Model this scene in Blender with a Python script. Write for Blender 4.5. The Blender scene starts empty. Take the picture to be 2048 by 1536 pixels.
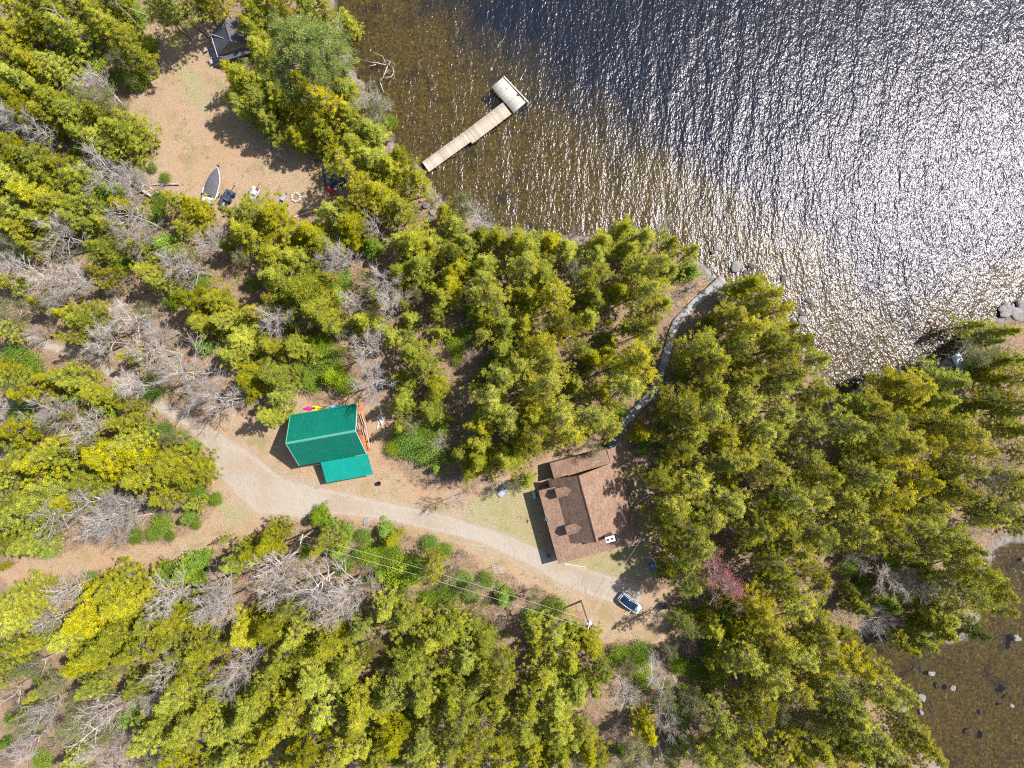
import bpy, math, random
import numpy as np
from mathutils import Vector, Matrix
R = math.radians
# ------------------------------------------------------------------ camera, light, exposure
SC = bpy.context.scene
HC = 115.6                       # flight height of the camera above the yard
FPX = 1422.0                     # focal length in photo pixels (2048 wide)
cam_d = bpy.data.cameras.new('camera'); cam = bpy.data.objects.new('camera', cam_d)
SC.collection.objects.link(cam)
cam.location = (0, 0, HC); cam.rotation_euler = (0, 0, 0)
cam_d.sensor_width = 36.0; cam_d.lens = 36.0 * FPX / 2048.0
cam_d.clip_start = 1.0; cam_d.clip_end = 6000.0
SC.camera = cam
SUN_EL, SUN_AZ = R(55.0), R(22.5)     # azimuth measured from +X towards +Y
sdir = Vector((math.cos(SUN_EL)*math.cos(SUN_AZ), math.cos(SUN_EL)*math.sin(SUN_AZ), math.sin(SUN_EL)))
world = bpy.data.worlds.new('World'); SC.world = world; world.use_nodes = True
wn = world.node_tree.nodes; wl = world.node_tree.links
sky = wn.new('ShaderNodeTexSky'); sky.sky_type = 'NISHITA'; sky.sun_disc = False
sky.sun_elevation = SUN_EL; sky.sun_rotation = R(90) - SUN_AZ
wn['Background'].inputs['Strength'].default_value = 0.105
wl.new(sky.outputs[0], wn['Background'].inputs[0])
sun_d = bpy.data.lights.new('sun', 'SUN'); sun = bpy.data.objects.new('sun', sun_d)
SC.collection.objects.link(sun)
sun_d.energy = 4.2; sun_d.angle = R(0.53); sun_d.color = (1.0, 0.97, 0.925)
sun.rotation_euler = sdir.to_track_quat('Z', 'Y').to_euler()
sun.location = sdir * 200
SC.view_settings.view_transform = 'Standard'; SC.view_settings.look = 'None'
SC.view_settings.exposure = 0.85; SC.view_settings.gamma = 1.0
SC.cycles.max_bounces = 5; SC.cycles.diffuse_bounces = 3; SC.cycles.glossy_bounces = 2
SC.cycles.transparent_max_bounces = 12; SC.cycles.transmission_bounces = 3
SC.cycles.use_denoising = False; SC.cycles.filter_width = 1.15
SC.cycles.sample_clamp_direct = 0; SC.cycles.sample_clamp_indirect = 6
random.seed(7)
rng = np.random.default_rng(11)
COL = SC.collection

def P(px, py, z=0.0):
    """photo pixel of a point known to be z metres up -> world x, y"""
    s = (HC - z) / FPX
    return ((px - 1024.0) * s, (768.0 - py) * s)

def V(px, py, z=0.0, zz=None):
    x, y = P(px, py, z); return Vector((x, y, z if zz is None else zz))

# ------------------------------------------------------------------ materials
def newmat(name):
    m = bpy.data.materials.new(name); m.use_nodes = True
    return m, m.node_tree.nodes, m.node_tree.links, m.node_tree.nodes['Principled BSDF']

def N(nd, t, **kw):
    n = nd.new(t)
    for k, v in kw.items():
        if k in n.inputs: n.inputs[k].default_value = v
        else: setattr(n, k, v)
    return n

def noise(nd, lk, scale, detail=4, rough=0.6, vec=None, **kw):
    n = nd.new('ShaderNodeTexNoise'); n.inputs['Scale'].default_value = scale
    n.inputs['Detail'].default_value = detail; n.inputs['Roughness'].default_value = rough
    for k, v in kw.items(): n.inputs[k].default_value = v
    if vec is not None: lk.new(vec, n.inputs['Vector'])
    return n.outputs['Fac']

def ramp(nd, lk, fac, stops):
    r = nd.new('ShaderNodeValToRGB'); e = r.color_ramp.elements
    while len(e) < len(stops): e.new(0.5)
    for i, (p, c) in enumerate(stops):
        e[i].position = p; e[i].color = (c[0], c[1], c[2], 1)
    lk.new(fac, r.inputs['Fac']); return r.outputs['Color']

def mapr(nd, lk, v, a, b, c=0.0, d=1.0):
    m = nd.new('ShaderNodeMapRange'); lk.new(v, m.inputs[0])
    for i, x in zip((1, 2, 3, 4), (a, b, c, d)): m.inputs[i].default_value = x
    return m.outputs[0]

def math_(nd, lk, op, a, b=None):
    m = nd.new('ShaderNodeMath'); m.operation = op
    for i, v in ((0, a), (1, b)):
        if v is None: continue
        if isinstance(v, (int, float)): m.inputs[i].default_value = v
        else: lk.new(v, m.inputs[i])
    return m.outputs[0]

def mix(nd, lk, fac, a, b, blend='MIX'):
    m = nd.new('ShaderNodeMix'); m.data_type = 'RGBA'; m.blend_type = blend
    if isinstance(fac, (int, float)): m.inputs[0].default_value = fac
    else: lk.new(fac, m.inputs[0])
    for i, v in ((6, a), (7, b)):
        if isinstance(v, tuple): m.inputs[i].default_value = (v[0], v[1], v[2], 1)
        else: lk.new(v, m.inputs[i])
    return m.outputs[2]

def pos(nd):
    return nd.new('ShaderNodeNewGeometry').outputs['Position']

def bump(nd, lk, h, dist, strength=1.0):
    b = nd.new('ShaderNodeBump'); b.inputs['Distance'].default_value = dist
    b.inputs['Strength'].default_value = strength; lk.new(h, b.inputs['Height']); return b.outputs[0]

_cache = {}
def paint(name, c, rough=0.6, var=0.12, scale=6.0, metal=0.0, spec=0.4, bmp=0.0):
    """a plain coloured surface with slight procedural wear"""
    if name in _cache: return _cache[name]
    m, nd, lk, b = newmat(name)
    tc = nd.new('ShaderNodeTexCoord').outputs['Object']
    f = noise(nd, lk, scale, 5, 0.65, tc)
    lo = tuple(x * (1 - var*1.6) for x in c); hi = tuple(min(1, x * (1 + var)) for x in c)
    lk.new(ramp(nd, lk, f, [(0.3, lo), (0.7, hi)]), b.inputs['Base Color'])
    b.inputs['Roughness'].default_value = rough; b.inputs['Metallic'].default_value = metal
    b.inputs['Specular IOR Level'].default_value = spec
    if bmp: lk.new(bump(nd, lk, f, bmp), b.inputs['Normal'])
    _cache[name] = m; return m

def m_ground():
    m, nd, lk, b = newmat('ground_litter')
    p = pos(nd)
    n1 = noise(nd, lk, 0.09, 5, 0.6, p); n2 = noise(nd, lk, 0.9, 6, 0.7, p)
    n3 = noise(nd, lk, 6.0, 4, 0.75, p); n4 = noise(nd, lk, 2.4, 3, 0.8, p)
    litter = ramp(nd, lk, n3, [(0.32, (0.085, 0.045, 0.028)), (0.46, (0.27, 0.165, 0.105)), (0.57, (0.41, 0.275, 0.185)), (0.70, (0.62, 0.49, 0.37))])
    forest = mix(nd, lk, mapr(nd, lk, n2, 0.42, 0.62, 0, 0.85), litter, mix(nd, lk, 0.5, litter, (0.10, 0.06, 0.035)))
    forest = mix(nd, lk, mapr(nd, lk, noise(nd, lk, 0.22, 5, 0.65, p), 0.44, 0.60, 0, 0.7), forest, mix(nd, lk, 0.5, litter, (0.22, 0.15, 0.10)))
    green = ramp(nd, lk, n4, [(0.35, (0.08, 0.10, 0.025)), (0.65, (0.24, 0.25, 0.08))])
    forest = mix(nd, lk, math_(nd, lk, 'MULTIPLY', mapr(nd, lk, n2, 0.50, 0.62), 0.40), forest, green)
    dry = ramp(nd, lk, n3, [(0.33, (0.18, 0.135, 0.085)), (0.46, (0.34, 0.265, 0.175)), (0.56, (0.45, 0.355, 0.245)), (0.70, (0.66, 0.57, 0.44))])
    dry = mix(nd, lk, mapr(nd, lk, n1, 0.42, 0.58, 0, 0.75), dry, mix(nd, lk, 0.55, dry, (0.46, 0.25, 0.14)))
    dry = mix(nd, lk, mapr(nd, lk, n4, 0.48, 0.66, 0, 0.6), dry, (0.25, 0.20, 0.11))
    dry = mix(nd, lk, mapr(nd, lk, noise(nd, lk, 0.28, 5, 0.75, p), 0.50, 0.62, 0, 0.7), dry, (0.25, 0.225, 0.09))
    dry = mix(nd, lk, mapr(nd, lk, noise(nd, lk, 0.5, 6, 0.8, p, Distortion=0.6), 0.52, 0.64, 0, 0.6), dry, (0.30, 0.17, 0.09))
    grassy = mix(nd, lk, 0.6, dry, ramp(nd, lk, n3, [(0.35, (0.14, 0.16, 0.05)), (0.65, (0.44, 0.42, 0.20))]))
    aC = N(nd, 'ShaderNodeAttribute', attribute_name='clear').outputs['Fac']
    aG = N(nd, 'ShaderNodeAttribute', attribute_name='green').outputs['Fac']
    aR = N(nd, 'ShaderNodeAttribute', attribute_name='road').outputs['Fac']
    aS = N(nd, 'ShaderNodeAttribute', attribute_name='shore').outputs['Fac']
    jit = mapr(nd, lk, n2, 0.3, 0.7, -0.35, 0.35)
    def soft(a): return mapr(nd, lk, math_(nd, lk, 'ADD', a, jit), 0.35, 0.65)
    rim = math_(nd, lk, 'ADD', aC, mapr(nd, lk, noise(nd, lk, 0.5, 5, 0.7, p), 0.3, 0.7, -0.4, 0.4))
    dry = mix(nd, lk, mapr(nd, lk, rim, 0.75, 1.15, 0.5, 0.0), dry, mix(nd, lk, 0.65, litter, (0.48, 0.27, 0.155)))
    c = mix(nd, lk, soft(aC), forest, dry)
    c = mix(nd, lk, math_(nd, lk, 'MULTIPLY', soft(aG), 0.8), c, grassy)
    aR = math_(nd, lk, 'MULTIPLY', aR, 0.95)
    grav = ramp(nd, lk, noise(nd, lk, 9, 4, 0.8, p), [(0.33, (0.22, 0.185, 0.145)), (0.5, (0.35, 0.30, 0.25)), (0.67, (0.49, 0.44, 0.37))])
    grav = mix(nd, lk, mapr(nd, lk, noise(nd, lk, 0.35, 4, 0.6, p), 0.42, 0.62, 0, 0.6), grav, (0.40, 0.30, 0.21))
    tw = math_(nd, lk, 'SINE', math_(nd, lk, 'MULTIPLY', math_(nd, lk, 'ADD', aR, mapr(nd, lk, n1, 0.3, 0.7, -0.15, 0.15)), 9.5))
    grav = mix(nd, lk, mapr(nd, lk, tw, -0.2, 0.9, 0, 0.45), grav, (0.50, 0.455, 0.39))
    c = mix(nd, lk, mapr(nd, lk, math_(nd, lk, 'ADD', aR, mapr(nd, lk, n2, 0.3, 0.7, -0.35, 0.35)), 0.20, 0.95, 0, 0.85), c, grav)
    stone = ramp(nd, lk, noise(nd, lk, 1.6, 5, 0.7, p), [(0.35, (0.12, 0.10, 0.085)), (0.65, (0.34, 0.31, 0.28))])
    c = mix(nd, lk, aS, c, stone)
    lk.new(c, b.inputs['Base Color']); b.inputs['Roughness'].default_value = 0.95
    b.inputs['Specular IOR Level'].default_value = 0.1
    h = math_(nd, lk, 'ADD', n3, math_(nd, lk, 'MULTIPLY', n2, 0.8))
    lk.new(bump(nd, lk, h, 0.22, 0.8), b.inputs['Normal'])
    return m

def m_bed():
    m, nd, lk, b = newmat('lake_bed')
    p = pos(nd)
    dep = N(nd, 'ShaderNodeAttribute', attribute_name='deep_tint').outputs['Fac']
    n1 = noise(nd, lk, 2.2, 5, 0.8, p); n2 = noise(nd, lk, 0.22, 4, 0.6, p); n3 = noise(nd, lk, 0.9, 5, 0.75, p)
    shallow = ramp(nd, lk, n1, [(0.34, (0.034, 0.018, 0.003)), (0.46, (0.105, 0.064, 0.008)), (0.57, (0.195, 0.122, 0.014)), (0.70, (0.46, 0.30, 0.04))])
    shallow = mix(nd, lk, mapr(nd, lk, n3, 0.48, 0.66, 0, 0.6), shallow, (0.105, 0.080, 0.008))
    shallow = mix(nd, lk, mapr(nd, lk, n2, 0.55, 0.70, 0, 0.7), shallow, (0.014, 0.010, 0.006))
    deep = ramp(nd, lk, n3, [(0.3, (0.006, 0.012, 0.026)), (0.7, (0.014, 0.024, 0.046))])  # dark blue of deep water painted into the bed colour, replacing absorption
    j = math_(nd, lk, 'ADD', dep, mapr(nd, lk, n2, 0.3, 0.7, -0.12, 0.12))
    lk.new(mix(nd, lk, mapr(nd, lk, j, 0.28, 0.75), shallow, deep), b.inputs['Base Color'])
    b.inputs['Roughness'].default_value = 0.9; b.inputs['Specular IOR Level'].default_value = 0.0
    lk.new(bump(nd, lk, n1, 0.2, 0.6), b.inputs['Normal'])
    return m

def m_water():
    m, nd, lk, b = newmat('lake_water'); nd.remove(b)
    out = nd['Material Output']; p = pos(nd)
    def wave(rot, sx, sy, scale, det, rough):
        mp = nd.new('ShaderNodeMapping'); mp.inputs['Rotation'].default_value = (0, 0, rot)
        mp.inputs['Scale'].default_value = (sx, sy, 1); lk.new(p, mp.inputs[0])
        return noise(nd, lk, scale, det, rough, mp.outputs[0])
    # swell bands, chop and fine ripples
    a = wave(R(-34), 1.0, 0.28, 0.42, 2, 0.5)
    c = wave(R(-26), 1.0, 0.45, 1.8, 2, 0.55)
    d = wave(R(15), 1.0, 0.6, 4.3, 2, 0.5)
    h = math_(nd, lk, 'ADD', math_(nd, lk, 'MULTIPLY', a, 0.33), math_(nd, lk, 'MULTIPLY', c, 0.135))
    h = math_(nd, lk, 'ADD', h, math_(nd, lk, 'MULTIPLY', d, 0.062))
    nrm = bump(nd, lk, h, 1.0, 1.0)
    gl = nd.new('ShaderNodeBsdfGlossy'); gl.distribution = 'GGX'; gl.inputs['Roughness'].default_value = 0.225
    gl.inputs['Color'].default_value = (0.98, 0.93, 1.0, 1); lk.new(nrm, gl.inputs['Normal'])
    tr = nd.new('ShaderNodeBsdfTransparent'); tr.inputs['Color'].default_value = (0.80, 0.84, 0.78, 1)
    df = nd.new('ShaderNodeBsdfDiffuse'); df.inputs['Color'].default_value = (0.024, 0.021, 0.030, 1)
    m1 = nd.new('ShaderNodeMixShader'); m1.inputs[0].default_value = 0.22
    lk.new(tr.outputs[0], m1.inputs[1]); lk.new(df.outputs[0], m1.inputs[2])
    fr = nd.new('ShaderNodeFresnel'); fr.inputs['IOR'].default_value = 1.33; lk.new(nrm, fr.inputs['Normal'])
    m2 = nd.new('ShaderNodeMixShader'); lk.new(fr.outputs[0], m2.inputs[0])
    lk.new(m1.outputs[0], m2.inputs[1]); lk.new(gl.outputs[0], m2.inputs[2])
    lk.new(m2.outputs[0], out.inputs['Surface'])
    return m

def m_leaf(name, lo, mid, hi, trans=0.28):
    m, nd, lk, b = newmat(name)
    t = N(nd, 'ShaderNodeAttribute', attribute_name='tint').outputs['Fac']
    ob = nd.new('ShaderNodeObjectInfo').outputs['Random']
    f = math_(nd, lk, 'ADD', t, mapr(nd, lk, ob, 0, 1, -0.16, 0.16))
    c = ramp(nd, lk, f, [(0.05, lo), (0.5, mid), (0.95, hi)])
    hs = nd.new('ShaderNodeHueSaturation'); lk.new(c, hs.inputs['Color'])
    o2 = math_(nd, lk, 'FRACT', math_(nd, lk, 'MULTIPLY', ob, 7.13))
    lk.new(mapr(nd, lk, o2, 0, 1, 0.488, 0.514), hs.inputs['Hue'])
    lk.new(mapr(nd, lk, o2, 0, 1, 1.0, 0.88), hs.inputs['Saturation'])
    o3 = math_(nd, lk, 'FRACT', math_(nd, lk, 'MULTIPLY', ob, 3.37))
    lk.new(mapr(nd, lk, o3, 0, 1, 0.84, 1.14), hs.inputs['Value'])
    lk.new(hs.outputs[0], b.inputs['Base Color'])
    b.inputs['Roughness'].default_value = 0.6; b.inputs['Specular IOR Level'].default_value = 0.08
    tl = nd.new('ShaderNodeBsdfTranslucent'); lk.new(hs.outputs[0], tl.inputs['Color'])
    ms = nd.new('ShaderNodeMixShader'); ms.inputs[0].default_value = trans
    lk.new(b.outputs[0], ms.inputs[1]); lk.new(tl.outputs[0], ms.inputs[2])
    lk.new(ms.outputs[0], nd['Material Output'].inputs['Surface'])
    return m

def m_bark(name, lo, hi):
    m, nd, lk, b = newmat(name)
    tc = nd.new('ShaderNodeTexCoord').outputs['Object']
    f = noise(nd, lk, 3.0, 5, 0.7, tc)
    ob = nd.new('ShaderNodeObjectInfo').outputs['Random']
    c = ramp(nd, lk, f, [(0.3, lo), (0.7, hi)])
    hs = nd.new('ShaderNodeHueSaturation'); lk.new(c, hs.inputs['Color'])
    lk.new(mapr(nd, lk, ob, 0, 1, 0.68, 1.12), hs.inputs['Value'])
    lk.new(mapr(nd, lk, math_(nd, lk, 'FRACT', math_(nd, lk, 'MULTIPLY', ob, 5.7)), 0, 1, 0.7, 1.15), hs.inputs['Saturation'])
    lk.new(hs.outputs[0], b.inputs['Base Color']); b.inputs['Roughness'].default_value = 0.85
    b.inputs['Specular IOR Level'].default_value = 0.2
    return m

def m_wood(name, lo, hi, board=0.14, axis=1, gap=(0.05, 0.04, 0.03)):
    """weathered boards: each board its own tone, thin dark joints; axis = local axis across the boards"""
    m, nd, lk, b = newmat(name)
    tc = nd.new('ShaderNodeTexCoord').outputs['Object']
    sp = nd.new('ShaderNodeSeparateXYZ'); lk.new(tc, sp.inputs[0])
    q = math_(nd, lk, 'DIVIDE', sp.outputs[axis], board)
    idx = math_(nd, lk, 'FLOOR', q); fr = math_(nd, lk, 'FRACT', q)
    wnz = nd.new('ShaderNodeTexWhiteNoise'); wnz.noise_dimensions = '1D'; lk.new(idx, wnz.inputs['W'])
    mp = nd.new('ShaderNodeMapping'); mp.inputs['Scale'].default_value = (1, 9, 1) if axis == 1 else (9, 1, 1); lk.new(tc, mp.inputs[0])
    n = noise(nd, lk, 2.0, 5, 0.65, mp.outputs[0])
    f = math_(nd, lk, 'ADD', math_(nd, lk, 'MULTIPLY', wnz.outputs['Value'], 0.6), math_(nd, lk, 'MULTIPLY', n, 0.45))
    c = ramp(nd, lk, f, [(0.15, lo), (0.85, hi)])
    c = mix(nd, lk, math_(nd, lk, 'LESS_THAN', fr, 0.09), c, gap)
    lk.new(c, b.inputs['Base Color']); b.inputs['Roughness'].default_value = 0.8
    b.inputs['Specular IOR Level'].default_value = 0.2
    return m

def m_shingle(name, lo, mid, hi):
    m, nd, lk, b = newmat(name)
    uv = nd.new('ShaderNodeTexCoord').outputs['Object']
    br = nd.new('ShaderNodeTexBrick'); lk.new(uv, br.inputs['Vector'])
    br.inputs['Scale'].default_value = 1.0; br.inputs['Brick Width'].default_value = 0.32; br.inputs['Row Height'].default_value = 0.15
    br.inputs['Mortar Size'].default_value = 0.012
    br.inputs['Color1'].default_value = (0, 0, 0, 1); br.inputs['Color2'].default_value = (1, 1, 1, 1); br.inputs['Mortar'].default_value = (0, 0, 0, 1)
    rgb = nd.new('ShaderNodeRGBToBW'); lk.new(br.outputs['Color'], rgb.inputs[0])
    n = noise(nd, lk, 9, 5, 0.8, uv)
    f = math_(nd, lk, 'ADD', math_(nd, lk, 'MULTIPLY', rgb.outputs[0], 0.32), math_(nd, lk, 'MULTIPLY', n, 0.75))
    c = ramp(nd, lk, f, [(0.15, lo), (0.5, mid), (0.9, hi)])
    c = mix(nd, lk, mapr(nd, lk, noise(nd, lk, 0.5, 5, 0.7, uv), 0.4, 0.65, 0, 0.45), c, lo)
    lk.new(c, b.inputs['Base Color']); b.inputs['Roughness'].default_value = 0.9; b.inputs['Specular IOR Level'].default_value = 0.15
    lk.new(bump(nd, lk, f, 0.05, 0.9), b.inputs['Normal'])
    return m

def m_metal_roof(name, c, rough=0.34):
    m, nd, lk, b = newmat(name)
    tc = nd.new('ShaderNodeTexCoord').outputs['Object']
    n = noise(nd, lk, 0.7, 5, 0.6, tc)
    c0 = ramp(nd, lk, n, [(0.3, tuple(x*0.80 for x in c)), (0.7, c)])
    dirt = noise(nd, lk, 2.6, 6, 0.75, tc)
    lk.new(mix(nd, lk, mapr(nd, lk, dirt, 0.52, 0.72, 0, 0.35), c0, (0.10, 0.20, 0.13)), b.inputs['Base Color'])
    b.inputs['Roughness'].default_value = rough; b.inputs['Specular IOR Level'].default_value = 0.5
    return m

# ------------------------------------------------------------------ mesh helpers
class MB:
    """collects polygons and builds ONE mesh object"""
    def __init__(s): s.v = []; s.f = []
    def add(s, vs, fs):
        o = len(s.v); s.v += [tuple(v) for v in vs]; s.f += [tuple(i + o for i in f) for f in fs]; return s
    def box(s, c, d, M=None, ch=0.0):
        x, y, z = d[0]/2, d[1]/2, d[2]/2
        if ch <= 0:
            vs = [Vector((a*x, b*y, e*z)) for a in (-1, 1) for b in (-1, 1) for e in (-1, 1)]
            fs = [(0,1,3,2),(4,6,7,5),(0,4,5,1),(2,3,7,6),(0,2,6,4),(1,5,7,3)]
        else:
            k = ch; vs = []; fs = []
            for zz, q in ((-z, k), (-z+k, 0), (z-k, 0), (z, k)):
                a, b = x-q, y-q
                vs += [Vector(w) for w in ((a-k,b,zz),(-a+k,b,zz),(-a,b-k,zz),(-a,-b+k,zz),(-a+k,-b,zz),(a-k,-b,zz),(a,-b+k,zz),(a,b-k,zz))]
            for r in range(3):
                for i in range(8): fs.append((r*8+i, r*8+(i+1)%8, r*8+8+(i+1)%8, r*8+8+i))
            fs.append(tuple(range(7,-1,-1))); fs.append(tuple(range(24,32)))
        if M is not None: vs = [M @ v for v in vs]
        c = Vector(c); return s.add([v + c for v in vs], fs)
    def tube(s, pts, rad, n=8, cap=True):
        pts = [Vector(p) for p in pts]; m = len(pts)
        if not hasattr(rad, '__len__'): rad = [rad]*m
        vs = []; fs = []
        for i, p in enumerate(pts):
            t = (pts[min(i+1, m-1)] - pts[max(i-1, 0)]).normalized()
            u = t.cross(Vector((0, 0, 1)))
            if u.length < 1e-3: u = t.cross(Vector((1, 0, 0)))
            u.normalize(); w = t.cross(u)
            for k in range(n):
                a = 2*math.pi*k/n; vs.append(p + rad[i]*(math.cos(a)*u + math.sin(a)*w))
        for i in range(m-1):
            for k in range(n): fs.append((i*n+k, i*n+(k+1)%n, (i+1)*n+(k+1)%n, (i+1)*n+k))
        if cap: fs += [tuple(range(n-1, -1, -1)), tuple(range((m-1)*n, m*n))]
        return s.add(vs, fs)
    def poly(s, pts, th=0.0):
        """a flat polygon, given a thickness straight down if th > 0"""
        n = len(pts); pts = [Vector(p) for p in pts]
        if th <= 0: return s.add(pts, [tuple(range(n))])
        vs = pts + [p - Vector((0, 0, th)) for p in pts]
        return s.add(vs, [tuple(range(n)), tuple(range(2*n-1, n-1, -1))] + [(i, i+n, (i+1)%n+n, (i+1)%n) for i in range(n)])
    def loft(s, secs, cap=True):
        n = len(secs[0]); vs = [p for q in secs for p in q]; fs = []
        for i in range(len(secs)-1):
            for k in range(n): fs.append((i*n+k, i*n+(k+1)%n, (i+1)*n+(k+1)%n, (i+1)*n+k))
        if cap: fs += [tuple(range(n-1, -1, -1)), tuple(range((len(secs)-1)*n, len(secs)*n))]
        return s.add(vs, fs)
    def build(s, name, mat, parent=None, smooth=False, fixn=True):
        me = bpy.data.meshes.new(name); me.from_pydata(s.v, [], s.f)
        if fixn:
            import bmesh
            b = bmesh.new(); b.from_mesh(me); bmesh.ops.recalc_face_normals(b, faces=b.faces); b.to_mesh(me); b.free()
        if smooth: me.polygons.foreach_set('use_smooth', [True]*len(me.polygons))
        me.materials.append(mat); o = bpy.data.objects.new(name, me); COL.objects.link(o)
        if parent is not None: o.parent = parent
        return o

def tag(o, label, cat, group=None):
    o['label'] = label; o['category'] = cat
    if group: o['group'] = group
    return o

def thing(name, label, cat, loc=(0, 0, 0), rz=0.0, group=None):
    o = bpy.data.objects.new(name, None); COL.objects.link(o)
    o.location = loc; o.rotation_euler = (0, 0, rz); o.empty_display_size = 0.2
    return tag(o, label, cat, group)

def struct(o, kind='structure'):
    o['kind'] = kind; return o

def npmesh(name, verts, faces, mat, attr=None):
    """quick mesh from numpy arrays; faces (n,k); attr = {name: per-face floats}"""
    me = bpy.data.meshes.new(name); nv, nf, k = len(verts), len(faces), faces.shape[1]
    me.vertices.add(nv); me.vertices.foreach_set('co', np.asarray(verts, np.float32).ravel())
    me.loops.add(nf*k); me.polygons.add(nf)
    me.loops.foreach_set('vertex_index', faces.astype(np.int32).ravel())
    me.polygons.foreach_set('loop_start', np.arange(0, nf*k, k, dtype=np.int32))
    me.update(calc_edges=True)
    for a, val in (attr or {}).items():
        dom = 'FACE' if len(val) == nf else 'POINT'
        at = me.attributes.new(a, 'FLOAT', dom); at.data.foreach_set('value', np.asarray(val, np.float32))
    me.materials.append(mat); return me

# ------------------------------------------------------------------ zones of the place (photo pixels at ground level)
LAKE = [(640,-60),(662,-5),(690,60),(700,120),(722,165),(745,215),(775,262),(800,300),(846,338),(866,372),(880,400),(925,432),(1000,455),(1100,474),(1190,470),(1300,468),(1370,500),(1425,545),(1455,566),(1500,580),(1545,610),(1590,655),(1625,715),(1655,765),(1690,792),(1730,768),(1770,755),(1820,752),(1880,738),(1915,712),(1960,670),(1995,640),(2010,622),(2060,604),(2300,560),(3000,400),(9000,-1000),(9000,-12000),(-2000,-12000),(300,-900),(560,-260)]
COVE = [(2090,1075),(2010,1088),(1985,1120),(1972,1170),(1962,1240),(1930,1283),(1850,1280),(1790,1282),(1735,1262),(1722,1285),(1750,1315),(1772,1355),(1800,1400),(1838,1455),(1880,1530),(1930,1640),(2200,2300),(6000,6000),(9000,1500),(2600,1130)]
CLEAR = [
 [(285,60),(340,50),(425,40),(500,95),(505,200),(560,262),(600,300),(640,330),(700,350),(720,400),(640,430),(560,440),(470,430),(400,425),(330,400),(275,350),(250,280),(255,200),(275,130)],
 [(320,815),(400,850),(520,820),(600,800),(720,800),(790,800),(770,900),(800,960),(930,985),(1060,930),(1110,900),(1250,880),(1310,1000),(1330,1100),(1345,1290),(1200,1290),(1160,1240),(1100,1190),(960,1130),(800,1050),(640,1040),(500,1070),(440,1100),(300,1130),(100,1160),(-30,1165),(-30,1140),(120,1105),(330,1085),(430,1030),(400,930),(370,860)],
]
ROAD = [[(425,880,30),(470,930,58),(530,985,66),(600,1008,44),(660,1010,30)],
        [(318,812,17),(380,842,20),(440,890,26),(500,945,34),(570,985,40),(660,1003,34),(760,1020,28),(880,1045,27),(980,1075,27),(1060,1110,29),(1130,1148,34),(1200,1172,36),(1260,1190,34)],
        [(318,812,20),(240,760,14),(180,715,12),(90,690,12),(0,640,12)]]
GREENZ = [[(350,120),(400,150),(425,210),(400,230),(360,180)],[(940,1000),(1060,950),(1085,1120),(1000,1080),(930,1040)],[(1120,1130),(1290,1085),(1320,1150),(1180,1150)],[(430,990),(520,1030),(450,1060)]]

def seg_dist(P0, A, B):
    d = B - A; L = (d*d).sum() + 1e-9
    t = np.clip(((P0 - A) @ d) / L, 0, 1)
    return np.hypot(*(P0 - (A + t[:, None]*d)).T), t

def inside(Q, poly):
    x, y = Q[:, 0], Q[:, 1]; r = np.zeros(len(Q), bool); n = len(poly)
    for i in range(n):
        x0, y0 = poly[i]; x1, y1 = poly[(i+1) % n]
        c = ((y0 > y) != (y1 > y)) & (x < (x1-x0)*(y-y0)/((y1-y0) + 1e-12) + x0)
        r ^= c
    return r

def sdist(Q, poly):
    """signed distance in pixels, positive outside"""
    pl = np.array(poly, float); d = np.full(len(Q), 1e9)
    for i in range(len(pl)):
        d = np.minimum(d, seg_dist(Q, pl[i], pl[(i+1) % len(pl)])[0])
    return np.where(inside(Q, poly), -d, d)

def wob(Q, s=1.0):
    x, y = Q[:, 0], Q[:, 1]
    return s*(4*np.sin(x*.061+y*.043)+3*np.sin(x*.13-y*.09+2)+2*np.sin(y*.21+x*.05)+1.5*np.sin(x*.31+y*.27))

def shore_px(Q):
    return np.minimum(sdist(Q, LAKE), sdist(Q, COVE)) + wob(Q, 0.8)

def road_w(Q):
    w = np.zeros(len(Q))
    for line in ROAD:
        for a, b in zip(line[:-1], line[1:]):
            d, t = seg_dist(Q, np.array(a[:2], float), np.array(b[:2], float))
            hw = a[2] + (b[2]-a[2])*t
            w = np.maximum(w, np.clip((hw - d)/(hw*0.5) , 0, 1))
    return w

WL = -0.60     # lake level
def terrain_z(Q):
    d = shore_px(Q)/12.3
    cl = np.zeros(len(Q))
    for c in CLEAR: cl = np.maximum(cl, np.clip(-sdist(Q, c)/25 + 0.8, 0, 1))
    x, y = Q[:, 0]/12.3, Q[:, 1]/12.3
    bumpy = (0.16*np.sin(x*.55+y*.3)+0.12*np.sin(y*.8-x*.35+1)+0.07*np.sin(x*1.7+y*1.3))*(1-cl)
    s = np.clip(d/5.0, 0, 1); s = s*s*(3-2*s)
    land = WL + 0.60*(1 - np.exp(-np.clip(d, 0, 99)/2.6)) + 0.5*bumpy*s
    wat = WL - 0.14*np.clip(-d, 0, 40)
    return np.where(d > 0, land, wat), d, cl

def ax(a, b, n, far):
    f = np.linspace(a, b, n); o = []; s = (b-a)/(n-1); v = b
    while v < far: s *= 1.35; v += s; o.append(v)
    l = []; s = (b-a)/(n-1); v = a
    while v > -far: s *= 1.35; v -= s; l.append(v)
    return np.array(l[::-1] + list(f) + o)

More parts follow.
